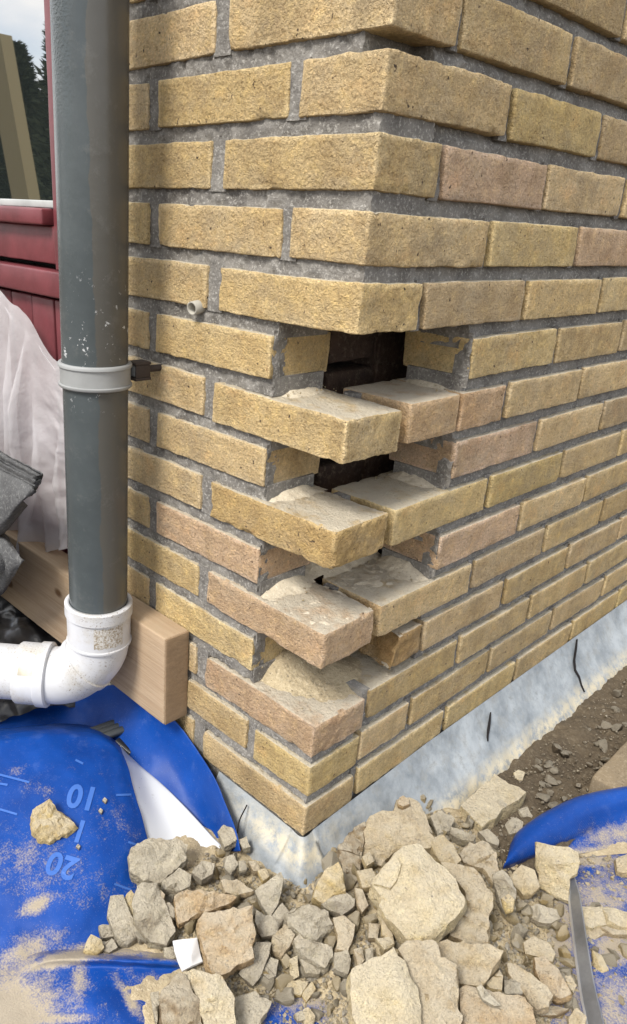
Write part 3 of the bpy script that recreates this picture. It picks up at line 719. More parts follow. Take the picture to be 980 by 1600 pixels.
crum = 1 - np.abs(fnoise(np.stack([uu * 7, sv * 9, uu * 0 + 2], 1), 1, 3, 4)); 
V_[:, 1] += -fold * .9 - .006 * crum * np.clip((uu - .35) * 3, .12, 1) * np.clip(sv * 4, .1, 1) + .006
V_[:, 1] = np.clip(V_[:, 1], -.085, .0025)
V_[:, 2] += .010 * fnoise(np.stack([uu * 6, sv * 0, uu * 0], 1), 1, 3, 3) * (sv < .05)
so = obj_at('plastic_sheet', V_, F_, M['sheet'], 180); tag(so, 'crumpled translucent white plastic sheet hanging over the red boards', 'plastic sheet')
# ------------------------------------------------------------------ roof tiles at the left edge
def extrude_outline(name, poly, yf, depth, mat, parent, dirn=(-.25, 1, .05), r=.0, sub=True):
    P = np.array([ony(u, v, yf) for u, v in poly]); n = len(P); D = np.array(dirn) * depth
    m = 8; V = [P + D * t for t in np.linspace(0, 1, m)]; V = np.concatenate(V); F = []
    for k in range(m - 1):
        for i in range(n): F.append((k * n + i, k * n + (i + 1) % n, (k + 1) * n + (i + 1) % n, (k + 1) * n + i))
    F.append(tuple(range(n))[::-1]); F.append(tuple(range((m - 1) * n, m * n)))
    V = V + .0005 * np.stack([fnoise(V, 60, 3, s) for s in (1, 2, 3)], 1)
    return obj(name, V, F, mat, parent, 40)
rt = empty('roof_tile', ony(20, 800, -.13)); tag(rt, 'dark grey ridged concrete roof tile leaning beside the plank, upper one', 'roof tile')
def sheetrows(name, rows, parent, nu=70, nv=80, th=.010, mat='tile'):
    V, F = loft([[ony(u, v, y) for u, v, y in r] for r in rows], nu, nv); V = V + .0007 * np.stack([fnoise(V, 60, 3, s) for s in (1, 2, 3)], 1)
    n = gridnormals(V, nu, nv); F = F if (n[:, 1].mean() < 0) else [f[::-1] for f in F]
    o = obj(name, V, F, M[mat], parent, 40); solid(o, th, -1); return o
sheetrows('tile_body', [[(-160,655,-.10),(-60,695,-.10),(0,722,-.10),(50,748,-.10)], [(-160,625,-.135),(-60,670,-.135),(0,707,-.135),(54,738,-.135)], [(-160,630,-.142),(-60,676,-.142),(0,712,-.142),(58,743,-.142)],
  [(-160,640,-.139),(-60,686,-.139),(0,719,-.139),(57,748,-.139)], [(-160,646,-.146),(-60,691,-.146),(0,723,-.146),(56,752,-.145)], [(-160,655,-.143),(-60,699,-.143),(0,731,-.143),(52,758,-.142)], [(-160,670,-.148),(-60,712,-.148),(0,742,-.148),(50,763,-.146)],
  [(-160,740,-.158),(-60,765,-.158),(-5,780,-.158),(44,770,-.150)], [(-160,810,-.166),(-60,820,-.166),(-10,815,-.164),(38,780,-.152)], [(-160,850,-.166),(-70,850,-.164),(-5,828,-.160),(34,786,-.148)], [(-160,870,-.150),(-70,868,-.148),(0,838,-.140),(38,790,-.130)], [(-160,860,-.11),(-70,860,-.11),(4,830,-.11),(44,790,-.105)]], rt)
rt2 = empty('roof_tile', ony(10, 880, -.14)); tag(rt2, 'dark roof tile with a rounded nib under the ridged tile, lower one', 'roof tile')
sheetrows('tile_body', [[(-120,800,-.11),(-30,815,-.11),(0,826,-.11),(14,840,-.11)], [(-120,820,-.142),(-30,830,-.142),(2,838,-.142),(20,852,-.138)], [(-120,850,-.155),(-30,855,-.155),(8,858,-.153),(30,868,-.144)], [(-120,890,-.160),(-30,890,-.160),(8,888,-.157),(32,882,-.146)],
  [(-120,925,-.156),(-30,920,-.156),(4,912,-.152),(22,900,-.142)], [(-120,945,-.140),(-30,938,-.140),(0,930,-.138),(12,918,-.132)], [(-120,945,-.11),(-30,938,-.11),(0,930,-.11),(12,920,-.11)]], rt2)
V_, F_ = tube(catmull([ony(-30, 880, -.158), ony(-6, 880, -.162), ony(3, 880, -.161)], 8), [.020, .020, .0195, .019, .018, .016, .012, .005], 24); obj('nib', V_, F_, M['tile'], rt2, 180)
# ------------------------------------------------------------------ crumpled black polythene
rows = [[(-80, 905, .06), (0, 930, .055), (45, 935, .05), (75, 960, .045), (120, 1000, .04)], [(-80, 960, .05), (0, 965, .03), (50, 972, .045), (85, 1000, .03), (125, 1030, .02)],
        [(-80, 1010, .035), (0, 1010, .04), (45, 1005, .03), (85, 1030, .02), (130, 1060, -.01)], [(-80, 1080, -.02), (0, 1060, -.02), (40, 1060, -.03), (85, 1080, -.03), (130, 1090, -.045)], [(-80, 1150, -.06), (0, 1128, -.062), (40, 1120, -.06), (90, 1110, -.06), (130, 1110, -.062)]]
V_, F_ = loft([[onz(*p) for p in r] for r in rows], 60, 60)
V_[:, 2] += .012 * fnoise(V_, 20, 3, 6) + .008 * np.abs(fnoise(V_, 30, 2, 16))
tag(obj_at('black_polythene', V_, F_, M['black'], 180), 'crumpled black polythene under the left end of the plank', 'polythene')
# ------------------------------------------------------------------ tarpaulins
def px(P):
    d = (np.asarray(P) - CC) @ RM.T; return d[:, 0] / d[:, 2] * FPX + CX, d[:, 1] / d[:, 2] * FPX + CY
def sandmask(V, blobs):
    u, v = px(V); m = np.zeros(len(V))
    for (x, y, rx, ry, a, s) in blobs:
        c_, s_ = math.cos(a), math.sin(a); dx, dy = u - x, v - y
        e = ((dx * c_ + dy * s_) / rx) ** 2 + ((-dx * s_ + dy * c_) / ry) ** 2
        m = np.maximum(m, s * 1.25 * np.exp(-.9 * e))
    return m
def setattr_sand(o, m):
    at = o.data.attributes.new('sand', 'FLOAT', 'POINT'); at.data.foreach_set('value', m.astype(np.float32))
tp = empty('tarpaulin', onz(120, 1300, -.08)); tag(tp, 'blue tarpaulin with faint white numerals folded over beside the wall, left one', 'tarpaulin')
E_ = [onz(-120, 1125, -.055), onz(-20, 1102, -.055), onz(40, 1094, -.052), onz(100, 1082, -.045), ony(205, 1070, -.020), ony(258, 1110, -.018), ony(296, 1155, -.008), ony(333, 1212, -.022), ony(352, 1256, -.036), ony(369, 1300, -.052), ony(375, 1330, -.06)]
I1 = [onz(-120, 1150, -.07), onz(-20, 1135, -.068), onz(40, 1130, -.068), onz(110, 1120, -.066), ony(190, 1112, -.040), ony(235, 1150, -.032), ony(262, 1188, -.032), ony(290, 1230, -.036), ony(310, 1265, -.040), ony(335, 1308, -.050), ony(350, 1335, -.055)]
I2 = [onz(-120, 1260, -.085), onz(-20, 1250, -.085), onz(40, 1240, -.083), onz(110, 1220, -.08), onz(160, 1200, -.075), onz(190, 1220, -.076), onz(210, 1260, -.080), onz(240, 1290, -.084), onz(270, 1310, -.088), onz(300, 1340, -.092), onz(320, 1360, -.095)]
V_, F_ = loft([E_, I1, I2], 120, 60); V_[:, 2] += .0018 * fnoise(V_, 18, 3, 5)
o = obj('back_sheet', V_, upfaces(V_, F_), M['tarp'], tp, 180); setattr_sand(o, .02 + 0 * V_[:, 0]); solid(o, .0012, -1)
rowsF = [
 [(-150,1150,-.05),(0,1138,-.05),(80,1132,-.05),(135,1134,-.05),(165,1144,-.05),(186,1160,-.05)],
 [(-150,1156,.005),(0,1143,.005),(80,1137,.005),(138,1139,.0),(168,1150,-.008),(188,1166,-.02)],
 [(-150,1166,.022),(0,1151,.022),(80,1145,.022),(140,1147,.015),(172,1159,.005),(191,1177,-.008)],
 [(-150,1190,.022),(0,1172,.022),(80,1166,.02),(140,1168,.013),(180,1178,.002),(199,1196,-.012)],
 [(-150,1250,.012),(0,1232,.010),(80,1230,.008),(140,1238,.002),(188,1245,-.012),(213,1247,-.024)],
 [(-150,1350,-.018),(0,1340,-.022),(80,1336,-.024),(150,1335,-.028),(200,1320,-.036),(230,1310,-.048)],
 [(-150,1450,-.055),(0,1436,-.058),(70,1430,-.060),(130,1425,-.064),(185,1395,-.066),(240,1360,-.074)],
 [(-150,1530,-.080),(0,1500,-.083),(60,1482,-.085),(120,1475,-.085),(190,1460,-.085),(300,1430,-.09)],
 [(-150,1560,-.082),(0,1530,-.084),(55,1492,-.084),(140,1489,-.081),(205,1492,-.079),(300,1490,-.088)],
 [(-150,1580,-.082),(0,1548,-.083),(60,1504,-.073),(140,1499,-.064),(205,1502,-.062),(300,1504,-.075)],
 [(-150,1600,-.083),(0,1566,-.084),(66,1520,-.080),(142,1514,-.080),(208,1514,-.080),(302,1516,-.088)],
 [(-150,1700,-.086),(0,1640,-.086),(85,1575,-.083),(150,1565,-.074),(212,1570,-.082),(320,1550,-.094)],
 [(-150,1900,-.09),(0,1800,-.09),(95,1650,-.088),(160,1625,-.082),(225,1630,-.088),(340,1600,-.096)],
 [(-150,2100,-.09),(0,2000,-.09),(95,1850,-.09),(160,1830,-.09),(225,1800,-.092),(340,1750,-.098)]]
NU, NV = 130, 230
V_, F_ = loft([[onz(*p) for p in r] for r in rowsF], NU, NV)
Nn = gridnormals(V_, NU, NV)
if Nn[:, 2].mean() < 0: Nn = -Nn
V_ += Nn * (.0022 * fnoise(V_, 14, 3, 5) + .0008 * fnoise(V_, 50, 2, 6))[:, None]
FRONT = V_.copy().reshape(NV, NU, 3); FN = Nn.reshape(NV, NU, 3)
SB = [(15, 1580, 85, 80, 0, 1.0), (95, 1500, 95, 13, -.25, 1.0), (215, 1462, 75, 20, -.4, 1.0), (190, 1484, 100, 10, 0, .95), (60, 1412, 36, 13, -.5, .85), (70, 1352, 80, 55, .2, .36), (25, 1340, 60, 45, .2, .32), (60, 1290, 60, 20, .3, .24),
      (70, 1592, 75, 10, 0, .95), (203, 1562, 10, 42, -.55, .8), (125, 1535, 16, 40, .1, .62), (180, 1290, 40, 40, 0, .26), (40, 1490, 60, 25, -.5, .75), (250, 1492, 60, 9, .1, .8), (60, 1235, 30, 14, .2, .30), (160, 1400, 60, 20, -.2, .30), (225, 1540, 40, 30, 0, .40), (20, 1205, 30, 8, -.4, .3)]
o = obj('folded_sheet', V_, upfaces(V_, F_), M['tarp'], tp, 180); setattr_sand(o, .02 + sandmask(V_, SB) * .86); solid(o, .0012, -1)
W0 = [onz(188, 1166, -.021), onz(191, 1178, -.012), onz(199, 1197, -.0155), onz(213, 1248, -.027), onz(229, 1309, -.051), onz(234, 1330, -.062), onz(240, 1360, -.076)]
W1 = [onz(188.5, 1165, -.03), onz(200, 1182, -.035), onz(222, 1205, -.04), onz(244, 1256, -.052), onz(270, 1300, -.066), onz(278, 1330, -.075), onz(280, 1360, -.08)]
W2 = [onz(189, 1165, -.045), onz(215, 1192, -.048), onz(250, 1222, -.050), onz(288, 1259, -.056), onz(330, 1305, -.064), onz(348, 1326, -.070), onz(352, 1360, -.086)]
V_, F_ = loft([W0, W1, W2], 60, 40); o = obj('white_reverse', V_, F_, M['tarpwhite'], tp, 180); solid(o, .0008, -1)
# faint printed numerals and dashes, laid on the folded sheet
from mathutils.kdtree import KDTree
uF, vF = px(FRONT.reshape(-1, 3)); okF = FN.reshape(-1, 3)[:, 2] > .1
kd = KDTree(len(uF)); idxs = np.flatnonzero(okF)
for i in idxs: kd.insert((uF[i], vF[i], 0), int(i))
kd.balance(); FR_ = FRONT.reshape(-1, 3); FNr = FN.reshape(-1, 3)
def onsheet(u, v):
    co, i, dist = kd.find((u, v, 0)); n_ = FNr[i]; d = ray(u, v); p = CC + d * np.dot(FR_[i] - CC, n_) / np.dot(d, n_)
    return p + n_ * .0011
def sheet_text(txt, cx_, cy_, h, ang, parent):
    cu = bpy.data.curves.new('numerals', 'FONT'); cu.body = txt; cu.align_x = 'CENTER'; cu.align_y = 'CENTER'; cu.resolution_u = 4; cu.size = 1; cu.shear = .12; cu.offset = .028
    tmp = bpy.data.objects.new('tmp', cu); COL.objects.link(tmp); dg = bpy.context.evaluated_depsgraph_get(); me = bpy.data.meshes.new_from_object(tmp.evaluated_get(dg))
    bm = bmesh.new(); bm.from_mesh(me); bmesh.ops.triangulate(bm, faces=bm.faces)
    for _ in range(2):
        ed = [e for e in bm.edges if e.calc_length() > .12]; bmesh.ops.subdivide_edges(bm, edges=ed, cuts=1); bmesh.ops.triangulate(bm, faces=bm.faces)
    V = [v.co.copy() for v in bm.verts]; F = [[v.index for v in f.verts] for f in bm.faces]; bm.free(); bpy.data.objects.remove(tmp)
    ca, sa = math.cos(ang), math.sin(ang); out = []
    for c in V:
        a, b = c.x * h * 1.25, c.y * h * 1.35
        out.append(onsheet(cx_ + a * ca + b * sa, cy_ + a * sa - b * ca))
    return obj('numerals', out, F, M['ink'], parent, 180)
sheet_text('10', 131, 1245, 38, math.pi + .16, tp)
sheet_text('20', 99, 1352, 38, math.pi + .28, tp)
sheet_text('1', 127, 1298, 36, math.pi + .2, tp)
def dash(a, b, wd):
    a = np.array(a, float); b = np.array(b, float); n = unit([-(b - a)[1], (b - a)[0]]) * wd; V, F = [], []
    for i, t in enumerate(np.linspace(0, 1, 8)):
        p = a * (1 - t) + b * t; V += [onsheet(*(p - n)), onsheet(*(p + n))]
        if i: F.append((2 * i - 2, 2 * i - 1, 2 * i + 1, 2 * i))
    obj('printed_dash', V, F, M['ink'], tp, 180)
for a, b in (((0, 1211), (46, 1223)), ((0, 1265), (27, 1273)), ((181, 1243), (205, 1242)), ((200, 1316), (218, 1322)), ((178, 1381), (205, 1391)), ((0, 1225), (12, 1227)), ((118, 1188), (130, 1194))): dash(a, b, 1.7)
# right tarpaulin: flat part under the debris, and the curled edge
tr_ = empty('tarpaulin', onz(900, 1300, -.09)); tag(tr_, 'blue tarpaulin with a curled edge and gritty dust at the right', 'tarpaulin')
rowsR = [[(220,1475,-.100),(330,1480,-.098),(450,1480,-.098),(600,1480,-.098),(760,1400,-.096),(850,1350,-.094),(960,1335,-.094),(1150,1320,-.09)],
         [(200,1550,-.098),(330,1545,-.095),(450,1545,-.091),(600,1545,-.096),(760,1500,-.094),(850,1430,-.092),(960,1420,-.091),(1150,1400,-.09)],
         [(180,1640,-.097),(330,1630,-.094),(450,1610,-.090),(600,1610,-.095),(760,1590,-.093),(850,1540,-.091),(960,1520,-.090),(1150,1500,-.09)],
         [(180,1850,-.097),(330,1850,-.094),(450,1850,-.092),(600,1850,-.092),(760,1850,-.092),(850,1850,-.091),(960,1850,-.091),(1150,1850,-.09)]]
V_, F_ = loft([[onz(*p) for p in r] for r in rowsR], 150, 110); V_[:, 2] += .0015 * fnoise(V_, 25, 3, 5)
SR = [(920,1345,70,10,0,1.0),(890,1560,60,80,0,.62),(960,1480,40,30,0,.9),(850,1450,60,90,0,1.0),(940,1400,60,40,0,.66),(960,1590,50,30,0,.66),(960,1560,30,40,0,.72),(940,1360,20,30,0,.5),(965,1490,50,20,0,.30),(530,1560,90,16,0,1),(380,1600,30,70,0,1),(520,1590,20,40,0,.8),(460,1575,50,30,0,.40)]
o = obj('flat_sheet', V_, upfaces(V_, F_), M['tarp'], tr_, 180); setattr_sand(o, .14 + sandmask(V_, SR) * .72); solid(o, .0012, -1)
rowsC = [[(786,1372,-.095),(830,1352,-.095),(880,1338,-.095),(930,1330,-.0945),(980,1320,-.094),(1080,1310,-.092)],
         [(786,1362,-.088),(835,1340,-.088),(885,1318,-.085),(935,1300,-.085),(985,1290,-.086),(1080,1280,-.088)],
         [(787,1356,-.074),(832,1334,-.072),(882,1308,-.068),(932,1284,-.070),(982,1272,-.074),(1080,1262,-.080)],
         [(790,1348,-.066),(822,1318,-.056),(872,1288,-.048),(928,1262,-.048),(980,1250,-.052),(1080,1240,-.058)],
         [(795,1330,-.066),(815,1302,-.056),(862,1270,-.044),(920,1245,-.042),(980,1234,-.044),(1080,1224,-.048)],
         [(798,1318,-.074),(812,1296,-.068),(856,1266,-.058),(914,1241,-.056),(980,1229,-.056),(1080,1219,-.058)],
         [(800,1320,-.09),(814,1300,-.09),(858,1272,-.09),(916,1247,-.09),(982,1234,-.09),(1080,1224,-.09)]]
V_, F_ = loft([[onz(*p) for p in r] for r in rowsC], 100, 70); V_[:, 2] += .0012 * fnoise(V_, 25, 3, 5)
o = obj('curled_edge', V_, F_, M['tarp'], tr_, 180); setattr_sand(o, .03 + .75 * sandmask(V_, [(965, 1305, 70, 22, -.2, .75), (930, 1330, 80, 12, -.2, .9)])); solid(o, .0012, -1)
# dark ribbed profile between the folds
pr_ = empty('ribbed_profile', onz(175, 1150, -.03)); tag(pr_, 'short dark ribbed plastic profile lying between the folds of the blue tarpaulin', 'plastic profile')
a_, b_ = onz(136, 1153, -.022), onz(188, 1134, -.018); dv = unit(b_ - a_); sd_ = unit(np.cross(dv, [0, 0, 1]))
for i, off in enumerate((-.012, 0, .012)):
    V_, F_ = tube([a_ + sd_ * off, b_ + sd_ * off], [.0068, .0068], 16); obj('rib', V_, F_, M['cond'], pr_, 40)
V_, F_ = [], []
o = obj('web', np.array([a_ - sd_ * .016, b_ - sd_ * .016, b_ + sd_ * .016, a_ + sd_ * .016]) - [0, 0, .004], [(0, 1, 2, 3)], M['cond'], pr_); solid(o, .003, -1)
V_, F_ = tube([onz(182, 1160, -.035), onz(205, 1178, -.045)], [.010, .008], 12); obj('tail', V_, F_, M['black'], pr_, 40)

# ------------------------------------------------------------------ broken pieces
UP = np.array([0, 0, 1.])
def stone(poly, label, col='buff', top=.018, th=None, tilt=.42, apex=(), name='brick_fragment', cat='brick fragment', rough=1.0, shrink=.86, group=None, turn=0, mat='stone', sheet=False):
    poly = np.array(poly, float); c = poly.mean(0)
    P0 = (onsheet(c[0], c[1]) + UP * top) if sheet else hit(c[0], c[1], top); tocam = unit(CC - P0); hor = unit([tocam[0], tocam[1], 0])
    a = turn; hor = np.array([hor[0] * math.cos(a) - hor[1] * math.sin(a), hor[0] * math.sin(a) + hor[1] * math.cos(a), 0])
    n = unit(UP * math.cos(tilt) + hor * math.sin(tilt))
    def onpl(u, v, h=0):
        d = ray(u, v); return CC + d * np.dot(P0 + n * h - CC, n) / np.dot(d, n)
    # densify & jitter the outline
    ring = []
    for i in range(len(poly)):
        p, q = poly[i], poly[(i + 1) % len(poly)]; L = np.linalg.norm(q - p); m = max(1, int(L / 14))
        for t in range(m):
            w_ = p + (q - p) * t / m
            if t: w_ = w_ + RNG.normal(0, min(2.0, L * .03), 2)
            ring.append(w_)
    ring = np.array(ring); nR = len(ring)
    size = math.sqrt(max(1e-9, abs(np.sum(ring[:, 0] * np.roll(ring[:, 1], -1) - ring[:, 1] * np.roll(ring[:, 0], -1))) / 2)) * .00088
    th = th or min(.055, max(.012, size * .62))
    ins = [tuple(x) for x in apex]
    if not ins:
        for _ in range(2 + int(size > .04) * 2):
            w_ = RNG.dirichlet(np.ones(nR) * .6) @ ring; w_ = w_ * .6 + c * .4; ins.append((w_[0], w_[1], RNG.uniform(.0, .20) * size))
    pts = [Vector(p) for p in ring] + [Vector(p[:2]) for p in ins]
    cd = delaunay_2d_cdt(pts, [(i, (i + 1) % nR) for i in range(nR)], [], 1, 1e-4)
    vs, fs, orig = cd[0], cd[2], cd[3]
    Vt = []
    for v_, og in zip(vs, orig):
        h = 0
        for k_ in og:
            if k_ >= nR: h = ins[k_ - nR][2]
        Vt.append(onpl(v_.x, v_.y, h))
    Vt = np.array(Vt)
    bm = bmesh.new(); bv = [bm.verts.new(tuple(p)) for p in Vt]
    for f in fs:
        try: bm.faces.new([bv[i] for i in f])
        except ValueError: pass
    bmesh.ops.recalc_face_normals(bm, faces=bm.faces)
    if sum((f.normal.dot(Vector(n)) for f in bm.faces)) < 0: bmesh.ops.reverse_faces(bm, faces=bm.faces)
    be = [e for e in bm.edges if len(e.link_faces) == 1]
    ctr = Vector(Vt.mean(0)); back = unit(.55 * n + .45 * UP)
    r = bmesh.ops.extrude_edge_only(bm, edges=be); nv2 = [g for g in r['geom'] if isinstance(g, bmesh.types.BMVert)]
    for v_ in nv2: v_.co = ctr + (v_.co - ctr) * (1.02 + RNG.uniform(-.02, .03)) - Vector(back) * th * RNG.uniform(.42, .58)
    be2 = [e for e in bm.edges if len(e.link_faces) == 1]
    r = bmesh.ops.extrude_edge_only(bm, edges=be2); nv3 = [g for g in r['geom'] if isinstance(g, bmesh.types.BMVert)]
    for v_ in nv3: v_.co = ctr - Vector(back) * th + (v_.co - ctr + Vector(back) * th * .5) * shrink
    be3 = [e for e in bm.edges if len(e.link_faces) == 1]
    bmesh.ops.contextual_create(bm, geom=be3)
    bmesh.ops.triangulate(bm, faces=bm.faces); bmesh.ops.recalc_face_normals(bm, faces=bm.faces)
    target = max(.0035, size / 16)
    for _ in range(5):
        ed = [e for e in bm.edges if e.calc_length() > target * 1.5]
        if not ed or len(bm.faces) > 5000: break
        bmesh.ops.subdivide_edges(bm, edges=ed, cuts=1); bmesh.ops.triangulate(bm, faces=[f for f in bm.faces if len(f.verts) > 3])
    bmesh.ops.smooth_vert(bm, verts=bm.verts, factor=.08, use_axis_x=True, use_axis_y=True, use_axis_z=True)
    bm.normal_update()
    P = np.array([v_.co for v_ in bm.verts]); N = np.array([v_.normal for v_ in bm.verts]); F = [[v_.index for v_ in f.verts] for f in bm.faces]; bm.free()
    s = RNG.integers(1000)
    amp = min(1, size / .05) ** .7
    P = P + N * (rough * amp * (.0022 * fnoise(P, 30, 3, s) + .0014 * (1 - 2 * np.abs(fnoise(P, 75, 2, s + 3))) + .0010 * fnoise(P, 160, 2, s + 7)))[:, None]
    o = obj_at(name, P, F, M[mat], 36)
    cols = {'buff': (.55, .435, .255), 'pale': (.63, .53, .34), 'orange': (.52, .375, .215), 'rough': (.49, .39, .245), 'grey': (.41, .365, .28), 'dgrey': (.32, .28, .215), 'tan': (.48, .385, .25), 'yellow': (.60, .47, .24), 'brown': (.30, .225, .135)}
    cc = cols[col]; f = random.uniform(.86, .98); o.color = (cc[0] * f, cc[1] * f, cc[2] * f, 1)
    tag(o, label, cat, group); return o
def L7(p): return [(x / 2, 1200 + y / 2) for x, y in p]
def L8(p): return [(490 + x / 2, 1200 + y / 2) for x, y in p]
FR, MO = ('brick_fragment', 'brick fragment'), ('mortar_lump', 'mortar lump')
def S7(p, label, *a, kind=FR, **k):
    k['apex'] = [(x / 2, 1200 + y / 2, h) for x, y, h in k.get('apex', ())]; return stone(L7(p), label, *a, name=kind[0], cat=kind[1], **k)
def S8(p, label, *a, kind=FR, **k):
    k['apex'] = [(490 + x / 2, 1200 + y / 2, h) for x, y, h in k.get('apex', ())]; return stone(L8(p), label, *a, name=kind[0], cat=kind[1], **k)
# big pieces right of the corner
S8([(155,230),(160,185),(178,152),(215,130),(250,134),(300,150),(350,185),(376,218),(365,250),(330,248),(280,245),(250,262),(210,305),(170,290),(150,270)], 'large rough buff slab leaning behind the biggest pale block, against the flashing', 'rough', .042, th=.04, tilt=.75, apex=[(240,200,.004)])
S8([(250,136),(262,98),(300,92),(332,112),(352,150),(372,205),(352,188),(300,152)], 'dusty wedge peeping out behind the rough leaning slab', 'rough', .040, th=.03, tilt=.5)
S8([(264,112),(268,92),(280,86),(298,98),(300,112),(280,120)], 'tiny tan chip perched on top of the heap by the flashing', 'orange', .055, th=.010, tilt=.3)
S8([(80,250),(110,205),(160,168),(158,230),(150,275),(140,330),(120,370),(96,345),(85,300)], 'crumbly brown clod left of the rough leaning slab', 'brown', .026, th=.03, tilt=.6, rough=2.2)
S8([(185,365),(212,312),(250,264),(280,245),(325,240),(365,274),(402,302),(445,345),(474,405),(470,432),(440,470),(366,540),(330,545),(290,535),(252,488),(226,470),(202,430),(210,408)], 'biggest pale buff block on top of the rubble heap', 'pale', .064, th=.05, tilt=.55, apex=[(315,290,.006),(350,380,.010),(375,500,.008),(440,430,.004),(260,400,.004)])
S8([(188,362),(215,315),(252,272),(275,300),(262,345),(240,375),(215,368)], 'thin pale flake stuck on the left shoulder of the biggest block', 'pale', .078, th=.007, tilt=.60, rough=.5)
S8([(398,296),(445,300),(500,312),(535,350),(562,392),(562,425),(548,460),(546,545),(490,547),(430,522),(440,470),(474,420),(470,380),(440,340)], 'rough grainy buff slab leaning against the right side of the biggest block', 'rough', .045, th=.04, tilt=.55, rough=1.3)
S8([(362,220),(405,208),(432,236),(460,288),(445,302),(402,298),(378,262)], 'smooth yellowish lump wedged behind the biggest block', 'buff', .042, th=.03, tilt=.5)
S8([(0,378),(45,316),(76,298),(88,330),(96,385),(62,394),(30,425),(0,405)], 'split mustard brick wedge left of the biggest block, below the corner', 'yellow', .038, th=.03, tilt=.7, apex=[(60,350,.004)])
S8([(20,424),(60,392),(100,386),(132,408),(130,432),(88,462),(45,445)], 'greyish purple underside chip below the mustard wedge', 'dgrey', .024, th=.02, tilt=.6)
S8([(117,645),(120,630),(190,596),(230,580),(250,560),(262,590),(282,606),(300,650),(325,690),(336,740),(340,830),(140,830),(118,740)], 'large pale block at the bottom edge with a ragged right side', 'pale', .066, th=.055, tilt=.5, apex=[(200,690,.006),(265,660,.009),(300,760,.008)])
S8([(264,566),(292,540),(340,545),(370,535),(386,556),(400,590),(450,612),(452,690),(470,830),(340,830),(326,690),(302,650),(284,606)], 'tall grainy tan block right of the large pale bottom block', 'tan', .056, th=.05, tilt=.5, apex=[(350,600,.004),(390,700,.006)], rough=1.3)
S8([(390,552),(420,540),(500,545),(545,548),(592,572),(560,632),(530,680),(455,672),(448,612),(402,592)], 'flat trapezoid of brick under the rough grainy slab', 'rough', .040, th=.035, tilt=.6, apex=[(500,556,.006)])
S8([(455,692),(480,680),(560,695),(600,705),(650,712),(682,750),(700,830),(460,830)], 'orange tinged block cut by the bottom edge of the photo', 'orange', .052, th=.05, tilt=.5, apex=[(520,720,.006),(600,760,.004)])
S8([(510,684),(524,677),(552,708),(586,742),(566,744),(528,722)], 'thin grey sliver lying on the orange tinged bottom block', 'grey', .066, th=.007, tilt=.3, rough=.6)
S8([(537,672),(562,650),(582,628),(592,650),(590,694),(548,690)], 'small tan wedge right of the flat trapezoid', 'buff', .030, th=.02)
S8([(592,658),(630,655),(652,672),(652,705),(598,706)], 'small mauve grey lump beside the long pointed piece', 'dgrey', .022, th=.02)
S8([(605,610),(632,606),(680,640),(732,680),(746,712),(735,746),(700,756),(670,722),(640,682),(612,642)], 'long pointed buff piece with a grey lower end', 'tan', .034, th=.026, tilt=.55, apex=[(690,690,.004)])
S8([(690,592),(720,590),(760,630),(800,680),(806,706),(770,720),(722,692),(697,640)], 'long orange brick shard near the steel bar', 'orange', .032, th=.026, tilt=.5, apex=[(750,650,.006)])
S8([(656,545),(690,525),(740,550),(756,580),(746,606),(702,590),(662,580)], 'rounded yellowish lump above the long orange shard', 'buff', .026, th=.02)
S8([(772,645),(796,640),(820,680),(812,702),(790,672)], 'curved pale chip right of the long orange shard', 'buff', .018, th=.012)
S8([(565,332),(590,315),(620,345),(636,390),(630,440),(602,456),(580,420),(566,372)], 'pitted dark grained shard standing between the slab and the blue curl', 'grey', .036, th=.02, tilt=.8, apex=[(600,350,.006)], rough=1.5)
S8([(588,408),(610,395),(628,410),(622,445),(602,452)], 'yellow broken corner low on the pitted dark shard', 'yellow', .044, th=.010, tilt=.8)
S8([(612,345),(650,303),(692,320),(702,370),(680,394),(655,396),(632,372)], 'smooth buff piece tucked under the tip of the blue curl', 'buff', .026, th=.02, tilt=.6)
S8([(697,230),(760,243),(826,262),(823,330),(800,342),(796,416),(745,396),(702,366)], 'upright dusty whitish slab leaning on the blue curl', 'pale', .048, th=.014, tilt=.85, rough=.6)
S8([(650,446),(700,425),(762,440),(772,470),(742,486),(702,482)], 'flat grey brown piece in front of the upright whitish slab', 'grey', .018, th=.014, tilt=.3)
# half brick by the mud
S8([(460,118),(565,18),(664,76),(527,184)], 'half brick lying flat with a sawn top beside the mud', 'pale', .034, th=.040, tilt=.12, rough=.5, shrink=.97, apex=[(560,100,.0)])
S8([(572,105),(582,96),(606,112),(602,122),(582,118)], 'pale crumb lying on top of the half brick', 'grey', .038, th=.007, tilt=.2)
S8([(365,152),(400,135),(440,155),(432,195),(388,205)], 'grey mortar clod between the leaning slab and the half brick', 'grey', .022, th=.02, kind=MO, rough=2)
S8([(430,182),(470,195),(510,210),(502,230),(455,222),(426,204)], 'finger shaped grey mortar squeeze-out behind the tan lumps', 'grey', .022, th=.018, kind=MO, rough=1.6)
S8([(516,200),(545,190),(582,225),(576,242),(542,226)], 'knobbly grey mortar bit below the half brick', 'dgrey', .016, th=.016, kind=MO, rough=2)
S8([(455,268),(490,232),(530,226),(568,264),(580,320),(560,360),(530,312),(472,292)], 'dusty tan mass right of the yellowish wedged lump', 'tan', .026, th=.03, rough=1.6)
S8([(602,180),(625,155),(655,168),(652,196),(612,206)], 'rounded grey stone right of the half brick', 'dgrey', .018, th=.02, kind=('stone', 'stone'), rough=1.4)
S8([(640,130),(668,122),(684,150),(670,178),(648,164)], 'muddy grey stone above the blue curl', 'dgrey', .018, th=.018, kind=('stone', 'stone'), rough=1.4)
